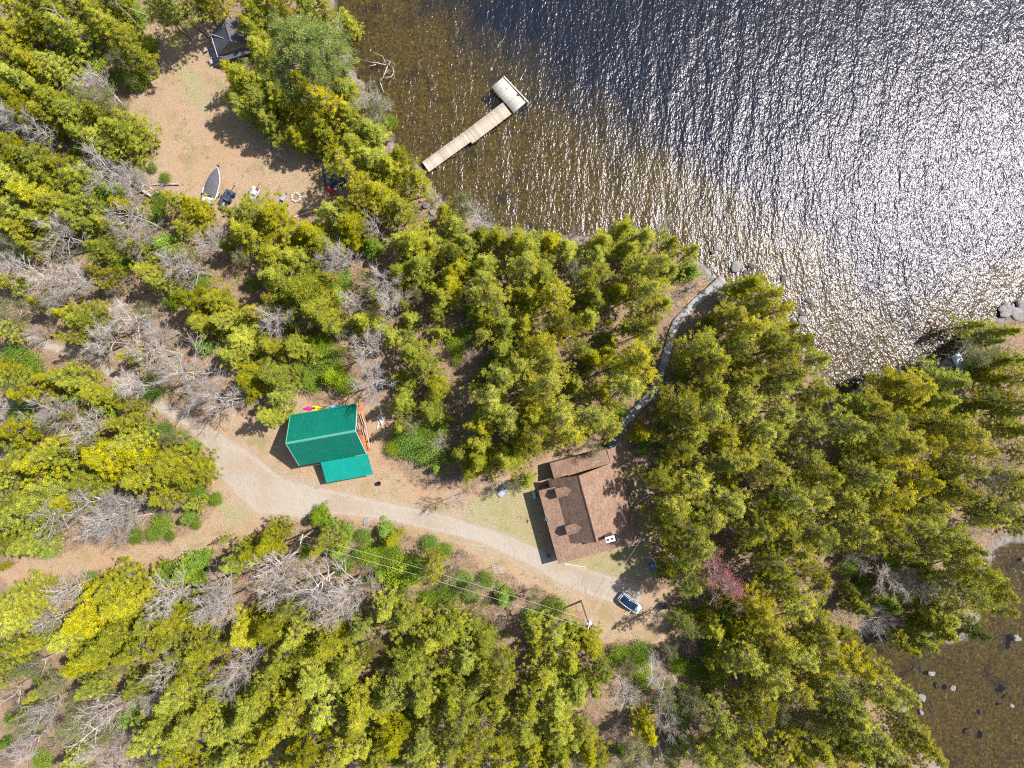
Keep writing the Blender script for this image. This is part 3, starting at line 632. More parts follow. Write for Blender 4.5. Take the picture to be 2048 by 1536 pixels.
TREES = """
c 25 15 36; c 70 38 38; c 20 60 36; c 105 15 30; c 130 52 36; c 178 14 32; c 200 45 28; c 242 72 36; g 282 88 26; c 268 112 26; h 240 118 24; s 255 150 22; g 270 156 20; r 95 90 26;
c 25 98 34; c 58 120 30; c 10 138 34; c 42 160 36; c 80 182 34; c 14 190 34; c 112 205 34; c 112 132 30; g 142 140 24; c 152 226 34; c 196 238 34; c 240 262 38; c 258 234 26; c 202 278 34; c 165 266 28; h 212 200 32; b 186 166 26; r 76 150 22; c 52 222 32; c 92 228 30; h 170 190 26; r 140 175 22;
b 28 236 32; b 74 262 26; c 20 292 38; c 60 312 38; c 112 322 34; c 92 350 34; c 26 350 36; c 150 358 34; c 60 388 38; c 20 416 40; c 108 402 38; c 170 412 34; g 222 390 26; g 182 368 24; c 246 402 22; b 215 342 42; b 272 362 34; b 262 430 40; b 275 470 34; c 342 406 26; c 378 416 26; s 318 398 14; c 368 452 22; g 328 490 30; b 122 472 40; c 152 440 30; c 192 500 30; c 30 456 34; h 12 492 28; c 282 496 24; b 412 482 34; c 205 452 26; c 75 440 30; c 65 490 26;
c 470 432 30; c 505 420 36; c 490 470 38; c 540 432 38; s 330 355 10; s 305 335 8; d 312 4 26; d 345 -6 28; c 392 -6 24; d 420 -18 24; d 300 -14 24; d 370 -26 28; s 330 26 12; s 352 20 12; c 506 18 30; c 462 146 22; c 492 165 42; c 520 212 34; c 478 205 26; c 512 98 30; g 262 20 24; g 225 8 22;
p 606 88 84; c 545 250 28; c 560 196 34; d 612 172 32; d 645 200 34; c 682 184 32; c 592 270 28; c 640 258 36; c 700 232 30; c 735 262 32; c 706 298 38; d 682 328 32; c 740 322 34; c 778 330 32; c 800 318 28; c 830 362 32; c 762 388 36; c 800 412 32; d 720 370 30; h 744 214 30; b 732 196 30; s 780 240 13; r 780 272 12; c 690 30 20; c 648 16 26; c 500 55 26;
c 620 462 36; c 662 424 36; c 696 416 34; c 700 456 34; c 652 486 30; c 580 470 28; b 676 512 36; b 742 446 24; g 742 492 22; r 830 428 20; c 836 486 40; c 800 480 28; c 868 480 30; h 926 412 30; b 956 432 32; c 908 452 30; c 890 424 22; c 996 474 30; c 960 470 28; c 930 490 30; r 870 395 16;
c 1040 480 28; c 1068 490 36; c 1102 482 28; r 1152 464 18; c 1200 482 30; c 1196 512 30; c 1250 456 26; c 1290 480 36; c 1262 498 28; b 1330 452 18; c 1346 494 30; c 1380 508 22; c 1320 520 28; c 1135 500 26;
b 22 540 34; b 96 548 42; b 148 562 38; r 240 572 26; c 78 600 26; c 165 638 34; c 132 632 28; b 102 606 24; h 26 622 26; c 6 660 26; b 72 662 38; b 200 682 52; b 244 640 40; b 312 660 34; b 180 700 32; b 302 702 40; b 362 742 50; b 402 786 50; b 458 798 38; c 290 546 36; c 322 566 26; c 386 598 36; c 428 602 34; c 402 640 30; b 372 532 36; b 338 518 32; c 448 636 28; c 482 680 36; c 462 710 28; c 500 764 34; c 256 710 24; c 122 750 30; s 30 716 28; s 62 730 24; c 92 752 24; c 150 766 20; c 190 792 30; b 262 772 32; c 30 772 34; c 62 792 28; b 102 820 42; b 164 856 38; c 20 862 38; c 240 850 30; g 212 815 24; s 290 866 26; s 330 860 26; s 356 880 26; g 382 892 24; h 350 878 22;
c 72 928 48; c 108 918 36; c 218 920 48; c 282 958 46; c 180 958 38; c 338 928 40; c 246 890 38; c 378 950 34; c 330 985 30; s 412 938 14; s 432 998 12; c 80 1002 44; c 20 930 34; b 180 1006 42; c 22 1000 34; c 128 1000 32; b 246 1012 36; b 212 1042 44; c 150 875 26; r 340 1015 22;
c 556 556 46; c 602 578 48; c 540 522 36; c 622 612 42; c 652 640 34; c 590 516 34; s 680 560 22; b 662 516 34; b 548 640 38; c 534 694 24; c 592 690 28; s 622 702 22; s 652 724 26; g 662 752 24; s 690 766 20; c 562 792 32; c 540 748 32; c 540 832 26; s 620 762 22; s 640 690 22; b 772 562 34; b 774 602 36; b 706 598 24; c 800 540 30; c 834 528 32; r 856 544 12; c 880 592 34; c 896 566 30; c 922 532 22; s 954 530 16; c 900 546 26; c 872 622 22; r 836 620 26; c 886 664 20; s 930 668 16; s 912 690 18; r 944 716 24; s 914 720 10; c 822 700 38; c 788 676 28; c 852 732 34; b 736 700 42; b 742 760 44; c 800 800 28; c 872 778 30; r 908 810 26; c 862 822 28; c 798 850 20; s 820 888 26; s 852 905 24; s 790 896 16; s 800 872 18; c 718 640 24; c 760 650 24; c 742 590 22;
c 990 820 36; c 966 848 30; c 1012 856 30; c 968 560 28; c 992 602 34; c 1012 648 34; c 1004 700 30; c 1008 760 32; c 978 800 30; c 956 920 34; c 1010 912 34; c 1040 892 30; c 940 945 22; r 902 962 16; b 916 1000 18; c 968 640 24; c 975 525 26; b 1022 852 14; c 955 890 28; c 820 640 20; r 872 960 18; b 880 885 18; c 1055 960 16; h 1030 970 18;
c 1046 530 36; c 1088 550 36; c 1060 590 34; c 1118 602 36; h 1156 540 26; c 1132 642 30; c 1180 632 30; c 1050 640 32; c 1082 680 36; c 1044 722 34; c 1100 722 28; d 1098 770 36; c 1060 820 36; c 1118 832 36; c 1082 872 36; c 1140 868 30; d 1058 770 30; c 1238 580 32; c 1270 540 28; c 1302 572 34; c 1332 544 28; c 1326 606 20; c 1250 652 20; c 1300 662 22; d 1282 722 38; d 1262 772 36; c 1215 700 20; s 1212 682 18; s 1236 728 18; c 1304 636 20; c 1204 780 28; d 1196 830 32; d 1226 860 22; h 1184 892 20; s 1240 822 14; d 1400 694 36; d 1372 714 18; d 1436 726 30; h 1418 748 28; d 1480 622 28; d 1500 650 34; d 1482 692 30; d 1522 612 30; d 1542 582 28; c 1500 572 28; c 1478 584 16; r 1384 576 18; r 1382 640 10; r 1444 628 12; c 1180 560 24; c 1210 545 24; c 1190 590 26; c 1190 712 26; r 1190 742 12; c 1165 690 22; r 1090 790 12; c 1308 700 16; c 1150 770 22;
d 1366 802 38; d 1420 832 38; d 1390 872 36; d 1462 872 36; d 1440 780 34; d 1480 762 32; s 1330 842 18; d 1440 922 34; d 1484 922 36; d 1332 962 28; d 1390 968 38; s 1318 882 14; d 1360 1012 36; d 1500 802 34; d 1528 852 36; d 1350 900 28; d 1510 730 30;
d 1560 622 28; d 1552 662 30; c 1592 652 14; d 1572 702 34; d 1604 690 28; d 1638 722 26; d 1600 752 34; d 1560 782 34; d 1640 790 32; d 1582 832 34; d 1622 850 34; d 1548 870 32; d 1558 938 36; d 1618 920 34; d 1652 950 34; d 1588 988 36; d 1640 1000 34; d 1700 1010 34; c 1720 812 42; d 1782 832 34; d 1756 800 28; d 1702 860 38; d 1756 882 36; d 1812 870 34; d 1832 902 32; s 1702 898 18; c 1788 758 24; d 1858 772 32; c 1902 762 34; c 1830 792 32; c 1882 802 32; d 1902 850 34; d 1872 880 28; d 1932 870 34; d 1962 902 30; r 1990 882 18; h 1962 712 30; c 2002 722 26; c 1990 682 24; c 2018 662 24; s 1950 742 18; c 2032 722 24; c 2002 758 24; s 1985 790 16; d 2036 800 26; c 2012 832 28; c 2042 862 28; b 1982 952 32; b 2022 920 26; d 1942 938 28; c 1902 970 36; d 1852 962 34; d 1800 940 30; d 1752 962 34; d 1802 986 34; d 1870 1012 34; d 1932 1002 32; d 2002 1012 32; d 2036 962 28; d 1980 1040 26; r 1920 872 20; c 1955 650 18;
c 30 1042 46; c 52 1090 38; c 10 1092 34; b 102 1042 36; s 92 1096 26; b 200 1044 44; b 242 1080 36; s 308 1068 24; s 392 1050 24; s 270 1072 14; s 340 1072 14; c 448 1078 26; g 372 1140 34; g 338 1152 30; g 400 1122 26; c 472 1122 30; c 502 1108 26; c 40 1192 46; c 76 1170 36; c 22 1242 38; b 132 1182 34; b 92 1250 30; s 182 1160 14; c 226 1170 34; c 240 1222 44; c 168 1242 44; c 132 1282 38; c 202 1292 44; c 150 1332 40; c 182 1372 32; b 330 1200 42; c 302 1242 44; c 350 1252 34; c 272 1298 40; b 402 1222 40; b 448 1212 36; b 436 1172 32; c 482 1272 34; c 402 1302 36; c 376 1352 38; b 328 1342 32; c 350 1392 40; c 404 1402 34; c 318 1442 34; c 378 1452 42; c 302 1482 36; c 352 1502 40; b 478 1332 36; b 452 1366 30; c 494 1428 38; c 446 1462 34; c 472 1502 38; c 20 1302 36; h 52 1342 28; r 30 1402 30; h 100 1372 24; h 150 1452 34; b 202 1422 36; r 122 1482 28; r 62 1478 28; b 182 1502 28; b 242 1492 28; r 20 1512 26; r 250 1400 26; c 270 1372 26; b 300 1402 26; c 62 1290 26; c 300 1180 26;
c 540 1072 22; c 564 1062 20; c 528 1096 26; g 638 1035 22; g 655 1058 22; g 690 1070 17; s 727 1072 14; g 768 1060 18; c 778 1082 16; g 676 1100 20; s 742 1112 22; s 776 1102 22; s 610 1106 13; s 806 1150 30; s 832 1134 24; s 792 1130 22; s 862 1088 16; s 892 1100 14; r 924 1106 16; s 896 1190 20; b 546 1132 42; b 540 1190 40; b 584 1186 36; b 640 1176 44; b 692 1186 50; b 668 1232 42; h 950 1180 18; r 960 1236 24; r 1000 1248 22; s 942 1192 14; c 532 1262 36; c 588 1272 38; c 650 1292 40; c 562 1328 42; c 620 1360 44; c 690 1340 38; c 722 1252 34; c 772 1222 40; r 758 1296 22; c 812 1242 42; c 852 1282 44; c 900 1262 38; c 930 1310 40; c 968 1290 32; c 818 1330 42; c 780 1392 44; c 850 1392 38; c 902 1392 36; c 944 1376 34; c 722 1422 40; c 652 1432 42; c 572 1432 44; c 522 1482 38; c 612 1500 44; c 700 1500 44; c 782 1482 38; c 846 1492 34; d 918 1442 38; d 962 1482 36; c 902 1502 32; c 1004 1492 34; c 1000 1422 28; d 1008 1370 30; c 520 1380 34; s 860 1200 18; c 972 1340 26; r 735 1140 18; c 700 1450 30; h 905 1160 14;
s 1110 1216 20; c 1072 1268 28; c 1112 1270 34; c 1132 1320 38; c 1180 1292 28; c 1196 1342 30; c 1080 1352 34; c 1062 1402 36; c 1112 1402 36; c 1156 1382 30; c 1052 1462 38; c 1112 1460 34; c 1152 1472 30; c 1060 1516 30; c 1130 1522 32; s 1240 1312 20; s 1282 1308 22; s 1286 1342 20; r 1380 1292 26; b 1312 1345 30; b 1256 1400 34; r 1240 1462 34; b 1340 1452 28; h 1390 1410 28; h 1330 1390 26; r 1460 1402 26; c 1292 1462 26; h 1280 1502 28; r 1400 1462 24; s 1372 1232 20; c 1336 1140 22; c 1352 1096 26; d 1398 1108 34; d 1372 1056 36; d 1332 1050 26; d 1386 1178 30; m 1450 1160 42; r 1386 1212 10; c 1424 1256 30; c 1480 1280 30; c 1452 1306 26; d 1526 1216 32; h 1522 1136 28; d 1506 1062 34; d 1440 1052 34; d 1420 1020 34; d 1536 1042 34; d 1496 1332 36; d 1536 1372 32; d 1500 1466 36; d 1462 1500 32; d 1530 1422 34; d 1446 1454 28; s 1360 1330 18; r 1180 1440 20; b 1390 1500 24; c 1180 1510 26; d 1470 1010 32; h 1340 1510 22;
d 1560 1062 34; d 1602 1100 36; d 1560 1132 34; d 1642 1082 34; d 1572 1172 34; d 1632 1152 28; d 1600 1222 34; d 1650 1242 32; d 1552 1232 32; d 1562 1292 38; d 1602 1312 34; d 1642 1282 32; d 1562 1362 34; d 1702 1062 36; d 1760 1052 38; d 1732 1092 30; d 1802 1082 34; d 1842 1062 32; d 1902 1072 36; d 1872 1100 28; d 1932 1092 30; b 1952 1052 26; d 1960 1140 38; d 1932 1180 38; d 1990 1160 32; d 2008 1182 26; d 1990 1216 30; c 1892 1230 34; c 1872 1262 32; c 1822 1292 26; c 1850 1290 26; b 1712 1108 22; b 1772 1160 32; b 1832 1172 34; r 1882 1182 24; s 1720 1200 12; r 1692 1220 22; b 1752 1240 30; h 1708 1288 18; d 1660 1332 38; d 1722 1340 34; d 1750 1322 26; d 1692 1390 38; d 1640 1390 34; d 1760 1382 34; d 1802 1400 28; d 1732 1432 38; d 1680 1450 38; h 1620 1440 28; h 1572 1430 28; c 1580 1500 34; c 1640 1500 38; c 1700 1502 38; d 1760 1482 34; d 1822 1462 30; d 1850 1490 30; d 1876 1512 26; d 1800 1522 30; d 2030 1040 26; d 1600 1382 30; b 1590 1340 16; c 1545 1515 28; p 1950 1268 26;
c 1200 1530 30; h 1248 1536 26; b 1300 1538 30; c 1345 1540 26; d 1420 1538 30; d 1475 1540 30; b 1150 1545 26; c 850 1545 34; c 740 1545 36; c 640 1548 36; c 560 1545 34; c 480 1548 34; c 420 1545 36; c 360 1548 34; h 300 1540 28; b 240 1545 30; r 180 1540 26; c 930 1545 34; c 1010 1548 32; c 1080 1550 30; d 1560 1545 32; d 1620 1550 32; d 1700 1550 30; d 1780 1550 28; c -8 1350 34; c -10 1230 36; c -12 1140 34; c -10 1040 36; c -8 960 34; c -10 880 30; b -8 820 34; c -10 740 28; c -8 560 26; c -10 440 34; c -12 370 34; c -10 300 36; c -8 200 34; c -8 90 34; c 40 -12 34; c 90 -14 34; c 150 -14 30; c 220 -12 30; c 490 -14 24; c 540 -12 30; c 600 -10 28; d 2056 760 28; d 2058 820 26; d 2060 900 26; d 2060 980 28; d 2056 1050 24; b 90 1420 30; h 50 1450 26; r 110 1440 24; h 210 1470 24; c 140 1530 24; b 40 1500 28; h 150 1395 22;"""
KIND = {  # name, category, description, height per crown radius, share of height where the crown shows widest
 'c': ('cedar_tree', 'conifer', 'yellow-green conifer', lambda r: 5.2 + 2.55*r, 0.66),
 'd': ('hemlock_tree', 'conifer', 'olive grey-flecked conifer', lambda r: 9.5 + 2.9*r, 0.76),
 'g': ('young_spruce', 'young tree', 'bright green young spruce', lambda r: 2.0 + 1.9*r, 0.45),
 's': ('green_bush', 'bush', 'bright green bush', lambda r: 1.0 + 1.2*r, 0.55),
 'b': ('bare_tree', 'bare tree', 'leafless grey tree', lambda r: 6.0 + 2.2*r, 0.72),
 'r': ('bare_thicket', 'shrub', 'leafless brown shrub', lambda r: 1.5 + 1.3*r, 0.6),
 'h': ('budding_tree', 'tree', 'thin pale budding tree', lambda r: 5.0 + 2.2*r, 0.7),
 'p': ('white_pine', 'pine tree', 'feathery blue-green pine', lambda r: 9.0 + 1.35*r, 0.7),
 'm': ('red_maple', 'tree', 'red-budded maple', lambda r: 11.0 + 1.8*r, 0.8),
}
GROUP = {'c': 'yellow-green conifers of the wood', 'd': 'olive conifers of the wood', 'g': 'young spruces along the clearings', 's': 'green bushes of the understorey',
         'b': 'leafless trees of the wood', 'r': 'leafless shrubs of the wood', 'h': 'budding trees of the wood', 'p': 'tall pines', 'm': None}
MARKS = [((655, 890), 'green-roofed garage'), ((1185, 1000), 'brown house'), ((425, 372), 'covered boat'), ((450, 72), 'grey-roofed cabin'), ((850, 338), 'foot of the long dock'),
 ((1437, 569), 'boardwalk landing'), ((1260, 1207), 'white car'), ((600, 1078), 'roadside utility pole'), ((1450, 1160), 'red-budded maple'), ((602, 88), 'big shoreline pine'),
 ((768, 140), 'sunken snag'), ((1918, 725), 'small white dock'), ((1745, 1290), 'head of the brown cove'), ((1870, 1380), 'cove boulders'), ((350, 220), 'grassy clearing'), ((591, 395), 'stone fire ring'),
 ((1008, 978), 'upturned rowing boat'), ((240, 1120), 'leaf-strewn track'), ((1310, 720), 'middle of the boardwalk'), ((1690, 785), 'notch in the lakeshore'), ((20, 20), 'northwest corner'),
 ((10, 620), 'west edge of the view'), ((20, 1520), 'southwest corner'), ((1000, 1530), 'south edge of the view'), ((1500, 1530), 'southeast part of the south edge'), ((2040, 900), 'east edge of the view'), ((662, 822), 'blue kayak'), ((855, 700), 'centre of the west wood'), ((1060, 640), 'centre of the view'), ((1600, 900), 'middle of the east wood'),
 ((760, 838), 'white board heap'), ((350, 370), 'fallen tree by the boat'), ((1580, 1300), 'middle of the southeast wood'), ((400, 640), 'bare-tree grove'), ((700, 1350), 'middle of the south wood')]
COMP = ['east', 'northeast', 'north', 'northwest', 'west', 'southwest', 'south', 'southeast']
ORD = ['closest', 'second', 'third', 'fourth', 'fifth', 'sixth', 'seventh', 'eighth', 'ninth', 'tenth', 'eleventh', 'twelfth', 'thirteenth', 'fourteenth']

OPEN = [[(440,1050,20),(385,1080,17),(330,1098,17),(250,1112,17),(150,1126,16),(60,1140,13),(0,1150,12)],
        [(1424,579,9),(1390,605,9),(1366,631,8),(1347,660,8),(1338,692,7)],[(400,860,18),(320,815,12)],[(62,690,12),(110,700,10),(200,735,8)]]

def parse_trees():
    L = []
    for i, s in enumerate(x.split() for x in TREES.replace('\n', ' ').split(';') if x.strip()):
        k, x, y, r = s[0], float(s[1]), float(s[2]), float(s[3])
        if k == 'c' and 930 < x < 1330 and 500 < y < 880 and i % 5 < 3: k = 'd'
        for line in OPEN:      # crowns keep clear of the tracks the photograph shows open
            for a, b in zip(line[:-1], line[1:]):
                d = float(seg_dist(np.array([[x, y]]), np.array(a[:2], float), np.array(b[:2], float))[0][0])
                if d < r*1.15 + a[2]: r = max(9.0, (d - a[2])/1.15)
        L.append((k, x, y, r))
    return L

def gap_bushes(L):
    g = np.random.default_rng(31); X = [(x, y, r) for k, x, y, r in L]; out = []
    Q = np.stack([g.uniform(5, 2043, 6000), g.uniform(5, 1531, 6000)], 1); z, d, cl = terrain_z(Q); rd = road_w(Q)
    for (x, y), dd, c, w in zip(Q, d, cl, rd):
        if dd < 1.5 or c > 0.15 or w > 0 or len(out) >= 230: continue
        if any(float(seg_dist(np.array([[x, y]]), np.array(a[:2], float), np.array(b[:2], float))[0][0]) < 30 for l in OPEN for a, b in zip(l[:-1], l[1:])): continue
        if (1210 < x < 1460 and 545 < y < 905 and abs((x-1225)*0.80 + (y-885)*0.60 - 40) < 90 and min(math.hypot(x-a, y-b) for a, b in ((1437, 570), (1405, 594), (1377, 620), (1350, 650), (1341, 678), (1331, 715), (1326, 734), (1318, 760), (1306, 784), (1270, 823), (1251, 843), (1228, 875))) < 34): continue
        if math.hypot(x-450, y-75) < 60: continue
        r = g.uniform(11, 22)
        if all(math.hypot(x-a, y-b) > q*0.72 + r*0.5 for a, b, q in X):
            X.append((x, y, r)); k = g.choice(['s', 's', 'g', 'd', 'h', 'c']); out.append((str(k), float(x), float(y), float(r)))
    return out

def tree_labels(L):
    """every tree gets its rank along one compass direction from one landmark, among trees of its own description"""
    def desc(k, r):
        s = '' if k in 'pm' else ('small ' if r < 24 else ('big ' if r >= 38 else ''))
        return s + KIND[k][2]
    D = [desc(k, r) for k, x, y, r in L]; opts = [[] for _ in L]
    for (mx, my), nm in MARKS:
        by = {}
        for i, (k, x, y, r) in enumerate(L):
            dist = math.hypot(x-mx, my-y)
            if dist < 6: continue
            o = int(round(math.atan2(my-y, x-mx)/(math.pi/4))) % 8
            by.setdefault((D[i], o), []).append((dist, i))
        for (dd, o), v in by.items():
            v.sort()
            for rank, (dist, i) in enumerate(v):
                if rank < len(ORD): opts[i].append((rank*90 + dist, rank, o, nm))
    out = []; seen = set()
    for i in range(len(L)):
        for sc, rank, o, nm in sorted(opts[i]):
            w = 'first' if rank == 0 else ORD[rank]
            t = '%s %s %s of the %s' % (w, D[i], COMP[o], nm)
            if t not in seen: break
        seen.add(t); out.append(t)
    return out

def place_trees():
    L = parse_trees(); L += gap_bushes(L); labels = tree_labels(L); g = np.random.default_rng(3)
    for i, (k, px, py, r) in enumerate(L):
        name, cat, _, hf, wide = KIND[k]
        Rm = r/12.3*0.93*(1.13 if k == 'c' else 1.10)
        if k == 'p': Rm *= 1.0
        H = hf(Rm)*g.uniform(0.9, 1.1)
        if k in 'cd' and px < 560 and py > 700: H *= 1.05
        x, y = P(px, py, H*wide)
        bh, br = BASE[k]; cm, tm = PROTO[k, int(g.integers(NV[k]))]
        s = Rm/br; sz = H/bh
        zg = gz(x, y); zg = max(zg, WL - 0.4)
        t = thing(name, labels[i], cat, (x, y, zg - 0.05), g.uniform(0, 6.283), GROUP[k])
        t.scale = (s, s, sz)
        t.rotation_euler = (g.normal(0, 0.03), g.normal(0, 0.03), t.rotation_euler[2])
        c = bpy.data.objects.new('crown', cm); COL.objects.link(c); c.parent = t
        q = bpy.data.objects.new('trunk', tm); COL.objects.link(q); q.parent = t
place_trees()

# ------------------------------------------------------------------ forest floor growth
def undergrowth():
    g = np.random.default_rng(21); n = 5200
    X = g.uniform(-90, 90, n*3); Y = g.uniform(-70, 70, n*3)
    Q = np.stack([X*12.3+1024, 768-Y*12.3], 1)
    z, d, cl = terrain_z(Q)
    dens = np.sin(X*.13+1)*np.sin(Y*.17)+np.sin(X*.31+Y*.23) + g.normal(0, 0.6, len(X))
    ok = (d > 0.8) & (cl < 0.3) & (dens > 0.35); X, Y, z = X[ok][:n], Y[ok][:n], z[ok][:n]
    per = 26; C = np.repeat(np.stack([X, Y, z + 0.25], 1), per, 0); m = len(C)
    C += g.normal(0, 1, (m, 3))*np.array([0.42, 0.42, 0.16])
    v, f = leaf_quads(C, g.normal(0, 1, (m, 3)), g.normal(0, 0.6, (m, 3)) + np.array([0, 0, 1.]), g.uniform(0.07, 0.16, m), g.uniform(0.04, 0.08, m))
    T = np.repeat(g.uniform(0.1, 0.8, len(X)), per)
    me = npmesh('undergrowth', v, f, MAT['green'], {'tint': T}); o = bpy.data.objects.new('undergrowth', me); COL.objects.link(o)
    struct(o, 'stuff'); o['label'] = 'low green ground plants under the trees'
    # brushwood: dead sticks and thin saplings lying and standing through the wood
    n = 5200; X = g.uniform(-90, 90, n*3); Y = g.uniform(-70, 70, n*3); Q = np.stack([X*12.3+1024, 768-Y*12.3], 1)
    z, d, cl = terrain_z(Q); ok = (d > 0.3) & (cl < 0.6); X, Y, z = X[ok][:n], Y[ok][:n], z[ok][:n]; segs = []
    for x, y, zz in zip(X, Y, z):
        a = g.uniform(0, 6.28); l = g.uniform(0.5, 2.6); e = abs(g.normal(0, 0.25))*l
        segs.append([x, y, zz+0.04, x+math.cos(a)*l, y+math.sin(a)*l, zz+0.08+e, g.uniform(0.02, 0.05), 0.012])
        if g.random() < 0.4:
            for q in range(4):
                b = a + g.normal(0, 0.7); segs.append([x+math.cos(a)*l*.5, y+math.sin(a)*l*.5, zz+0.06+e/2, x+math.cos(a)*l*.5+math.cos(b)*l*.5, y+math.sin(a)*l*.5+math.sin(b)*l*.5, zz+0.1+e, 0.02, 0.008])
    v, f = prisms(segs, 3); me = npmesh('brushwood', v, f, MAT['grey_bark']); o = bpy.data.objects.new('brushwood', me); COL.objects.link(o)
    struct(o, 'stuff'); o['label'] = 'grey dead sticks littering the forest floor'
    # tufts of weeds along the clearing edges
    n = 2600; X = g.uniform(-90, 30, n*8); Y = g.uniform(-45, 65, n*8); Q = np.stack([X*12.3+1024, 768-Y*12.3], 1)
    z, d, cl = terrain_z(Q); rd = road_w(Q)
    ok = (d > 0.8) & (cl > 0.5) & (rd < 0.1) & ((cl < 0.97) | (g.random(len(X)) < 0.12)); X, Y, z = X[ok][:n], Y[ok][:n], z[ok][:n]
    per = 12; C = np.repeat(np.stack([X, Y, z + 0.08], 1), per, 0); m = len(C); C += g.normal(0, 1, (m, 3))*np.array([0.15, 0.15, 0.04])
    v, f = leaf_quads(C, g.normal(0, 1, (m, 3)), g.normal(0, 0.8, (m, 3)) + np.array([0, 0, 1.]), g.uniform(0.05, 0.11, m), g.uniform(0.02, 0.035, m))
    me = npmesh('weeds', v, f, MAT['hazy'], {'tint': np.repeat(g.uniform(0, 1, len(X)), per)}); o = bpy.data.objects.new('weeds', me); COL.objects.link(o)
    struct(o, 'stuff'); o['label'] = 'thin tufts of weeds on the clearings'
undergrowth()

def fallen(name, label, pts, r, branches=10, mat='grey_bark', spread=1.0, seed=0, group=None, cat='log'):
    """a dead trunk given as (px, py, height) points, with broken branches towards its thin end"""
    g = np.random.default_rng(seed + 50); W_ = [V(px, py, z) for px, py, z in pts]
    t = thing(name, label, cat, W_[0], 0, group); o = W_[0]; W_ = [w_ - o for w_ in W_]; n = len(W_); segs = []
    for i in range(n-1): segs.append([*W_[i], *W_[i+1], r*(1 - 0.8*i/(n-1)), r*(1 - 0.8*(i+1)/(n-1))])
    a, b = prisms(segs, 7); q = bpy.data.objects.new('stem', npmesh(name, a, b, MAT[mat])); COL.objects.link(q); q.parent = t
    if branches:
        bs = []
        for i in range(branches):
            u = g.uniform(0.25, 1.0)*(n-1); j = min(n-2, int(u)); p = np.array(W_[j].lerp(W_[j+1], u-j)); d = np.array((W_[j+1]-W_[j]).normalized())
            e = unit(d*0.8 + g.normal(0, 0.7, 3)*np.array([1, 1, 0.4]) + np.array([0, 0, 0.15])); l = g.uniform(0.8, 2.4)*spread
            m_ = p + e*l*0.5; e2 = m_ + unit(e + g.normal(0, 0.3, 3)*np.array([1, 1, .4]))*l*0.5
            bs += [[*p, *m_, r*0.35, r*0.22], [*m_, *e2, r*0.22, 0.012]]
            for k in range(5):
                s = p + (e2-p)*g.uniform(0.2, 1); bs.append([*s, *(s + unit(e + g.normal(0, 0.7, 3)*np.array([1, 1, .5]))*l*g.uniform(0.2, 0.5)), 0.022, 0.008])
        a, b = prisms(bs, 4); q = bpy.data.objects.new('branches', npmesh(name + '_branches', a, b, MAT[mat])); COL.objects.link(q); q.parent = t
    return t
fallen('leaning_birch', 'long white leaning birch trunk west of the grassy clearing', [(198, 118, 1), (170, 85, 5), (140, 50, 9), (115, 28, 12), (98, -5, 14)], 0.20, 14, seed=1, cat='dead tree')
fallen('leaning_birch', 'white leaning birch trunk at the north edge above the clearing', [(278, 54, 1), (255, 28, 5), (232, 8, 8), (225, -20, 10)], 0.15, 9, seed=2, cat='dead tree')
fallen('fallen_tree', 'big pale fallen tree west of the covered boat', [(303, 393, .4), (270, 372, .7), (240, 355, 1), (205, 335, 1.3), (170, 315, 1.6)], 0.24, 26, spread=1.5, seed=3, cat='dead tree')
fallen('fallen_log', 'straight grey fallen log pointing at the covered boat', [(358, 368, .3), (320, 368, .35), (285, 372, .3)], 0.20, 4, seed=4)
fallen('leaning_birch', 'fallen birch stem beside the clearing edge between young trees', [(248, 212, 1), (225, 185, 3), (205, 160, 6), (180, 140, 8)], 0.12, 10, seed=5, cat='dead tree')
fallen('fallen_log', 'bare grey stem lying across the litter in the bare grove', [(232, 580, .5), (205, 572, 2.5), (180, 566, 5), (140, 560, 9)], 0.20, 10, seed=6)
fallen('leaning_birch', 'long white birch leaning over the litter by the southwest corner', [(268, 1398, 1), (220, 1432, 6), (185, 1462, 10), (150, 1490, 13)], 0.20, 14, seed=7, cat='dead tree')
fallen('leaning_birch', 'thin white birch stem at the west edge above the southwest corner', [(82, 1340, 1), (55, 1366, 5), (25, 1392, 9), (-5, 1412, 11)], 0.12, 5, seed=8, cat='dead tree')
fallen('leaning_birch', 'thin white crooked birch south of the leaf-strewn track', [(110, 1390, 1), (70, 1415, 5), (30, 1440, 9)], 0.12, 5, seed=9, cat='dead tree')
fallen('fallen_tree', 'thick pale leaning trunk beside the roadside utility pole', [(598, 1098, .5), (575, 1118, 4), (550, 1135, 8), (525, 1150, 11)], 0.24, 18, spread=1.4, seed=10, cat='dead tree')
fallen('fallen_tree', 'pale fallen tree on the litter north of the leaf-strewn track', [(330, 1022, .3), (290, 1030, .5), (250, 1038, .8), (210, 1050, 1)], 0.20, 20, spread=1.4, seed=11, cat='dead tree')
fallen('fallen_log', 'short bleached stump log east of the bare thicket by the track', [(375, 1043, .3), (355, 1046, .35)], 0.22, 0, seed=12)
for j, (a_, b_, lb) in enumerate([((1330, 1350), (1320, 1460), 'thin pale stem falling south of the white car'), ((1300, 1350), (1345, 1420), 'crooked pale stem in the south hollow'), ((1345, 1350), (1415, 1470), 'long pale stem slanting southeast through the south hollow'), ((1290, 1400), (1325, 1510), 'long thin stem at the bottom of the south hollow')]):
    fallen('dead_birch', lb, [(a_[0], a_[1], 1), ((a_[0]+b_[0])/2 - 6, (a_[1]+b_[1])/2, 4), (b_[0], b_[1], 8)], 0.10, 8, seed=20+j)
fallen('fallen_log', 'short log lying by the woodpile on the litter bank', [(730, 1138, .2), (718, 1128, .2)], 0.1, 0, seed=31)
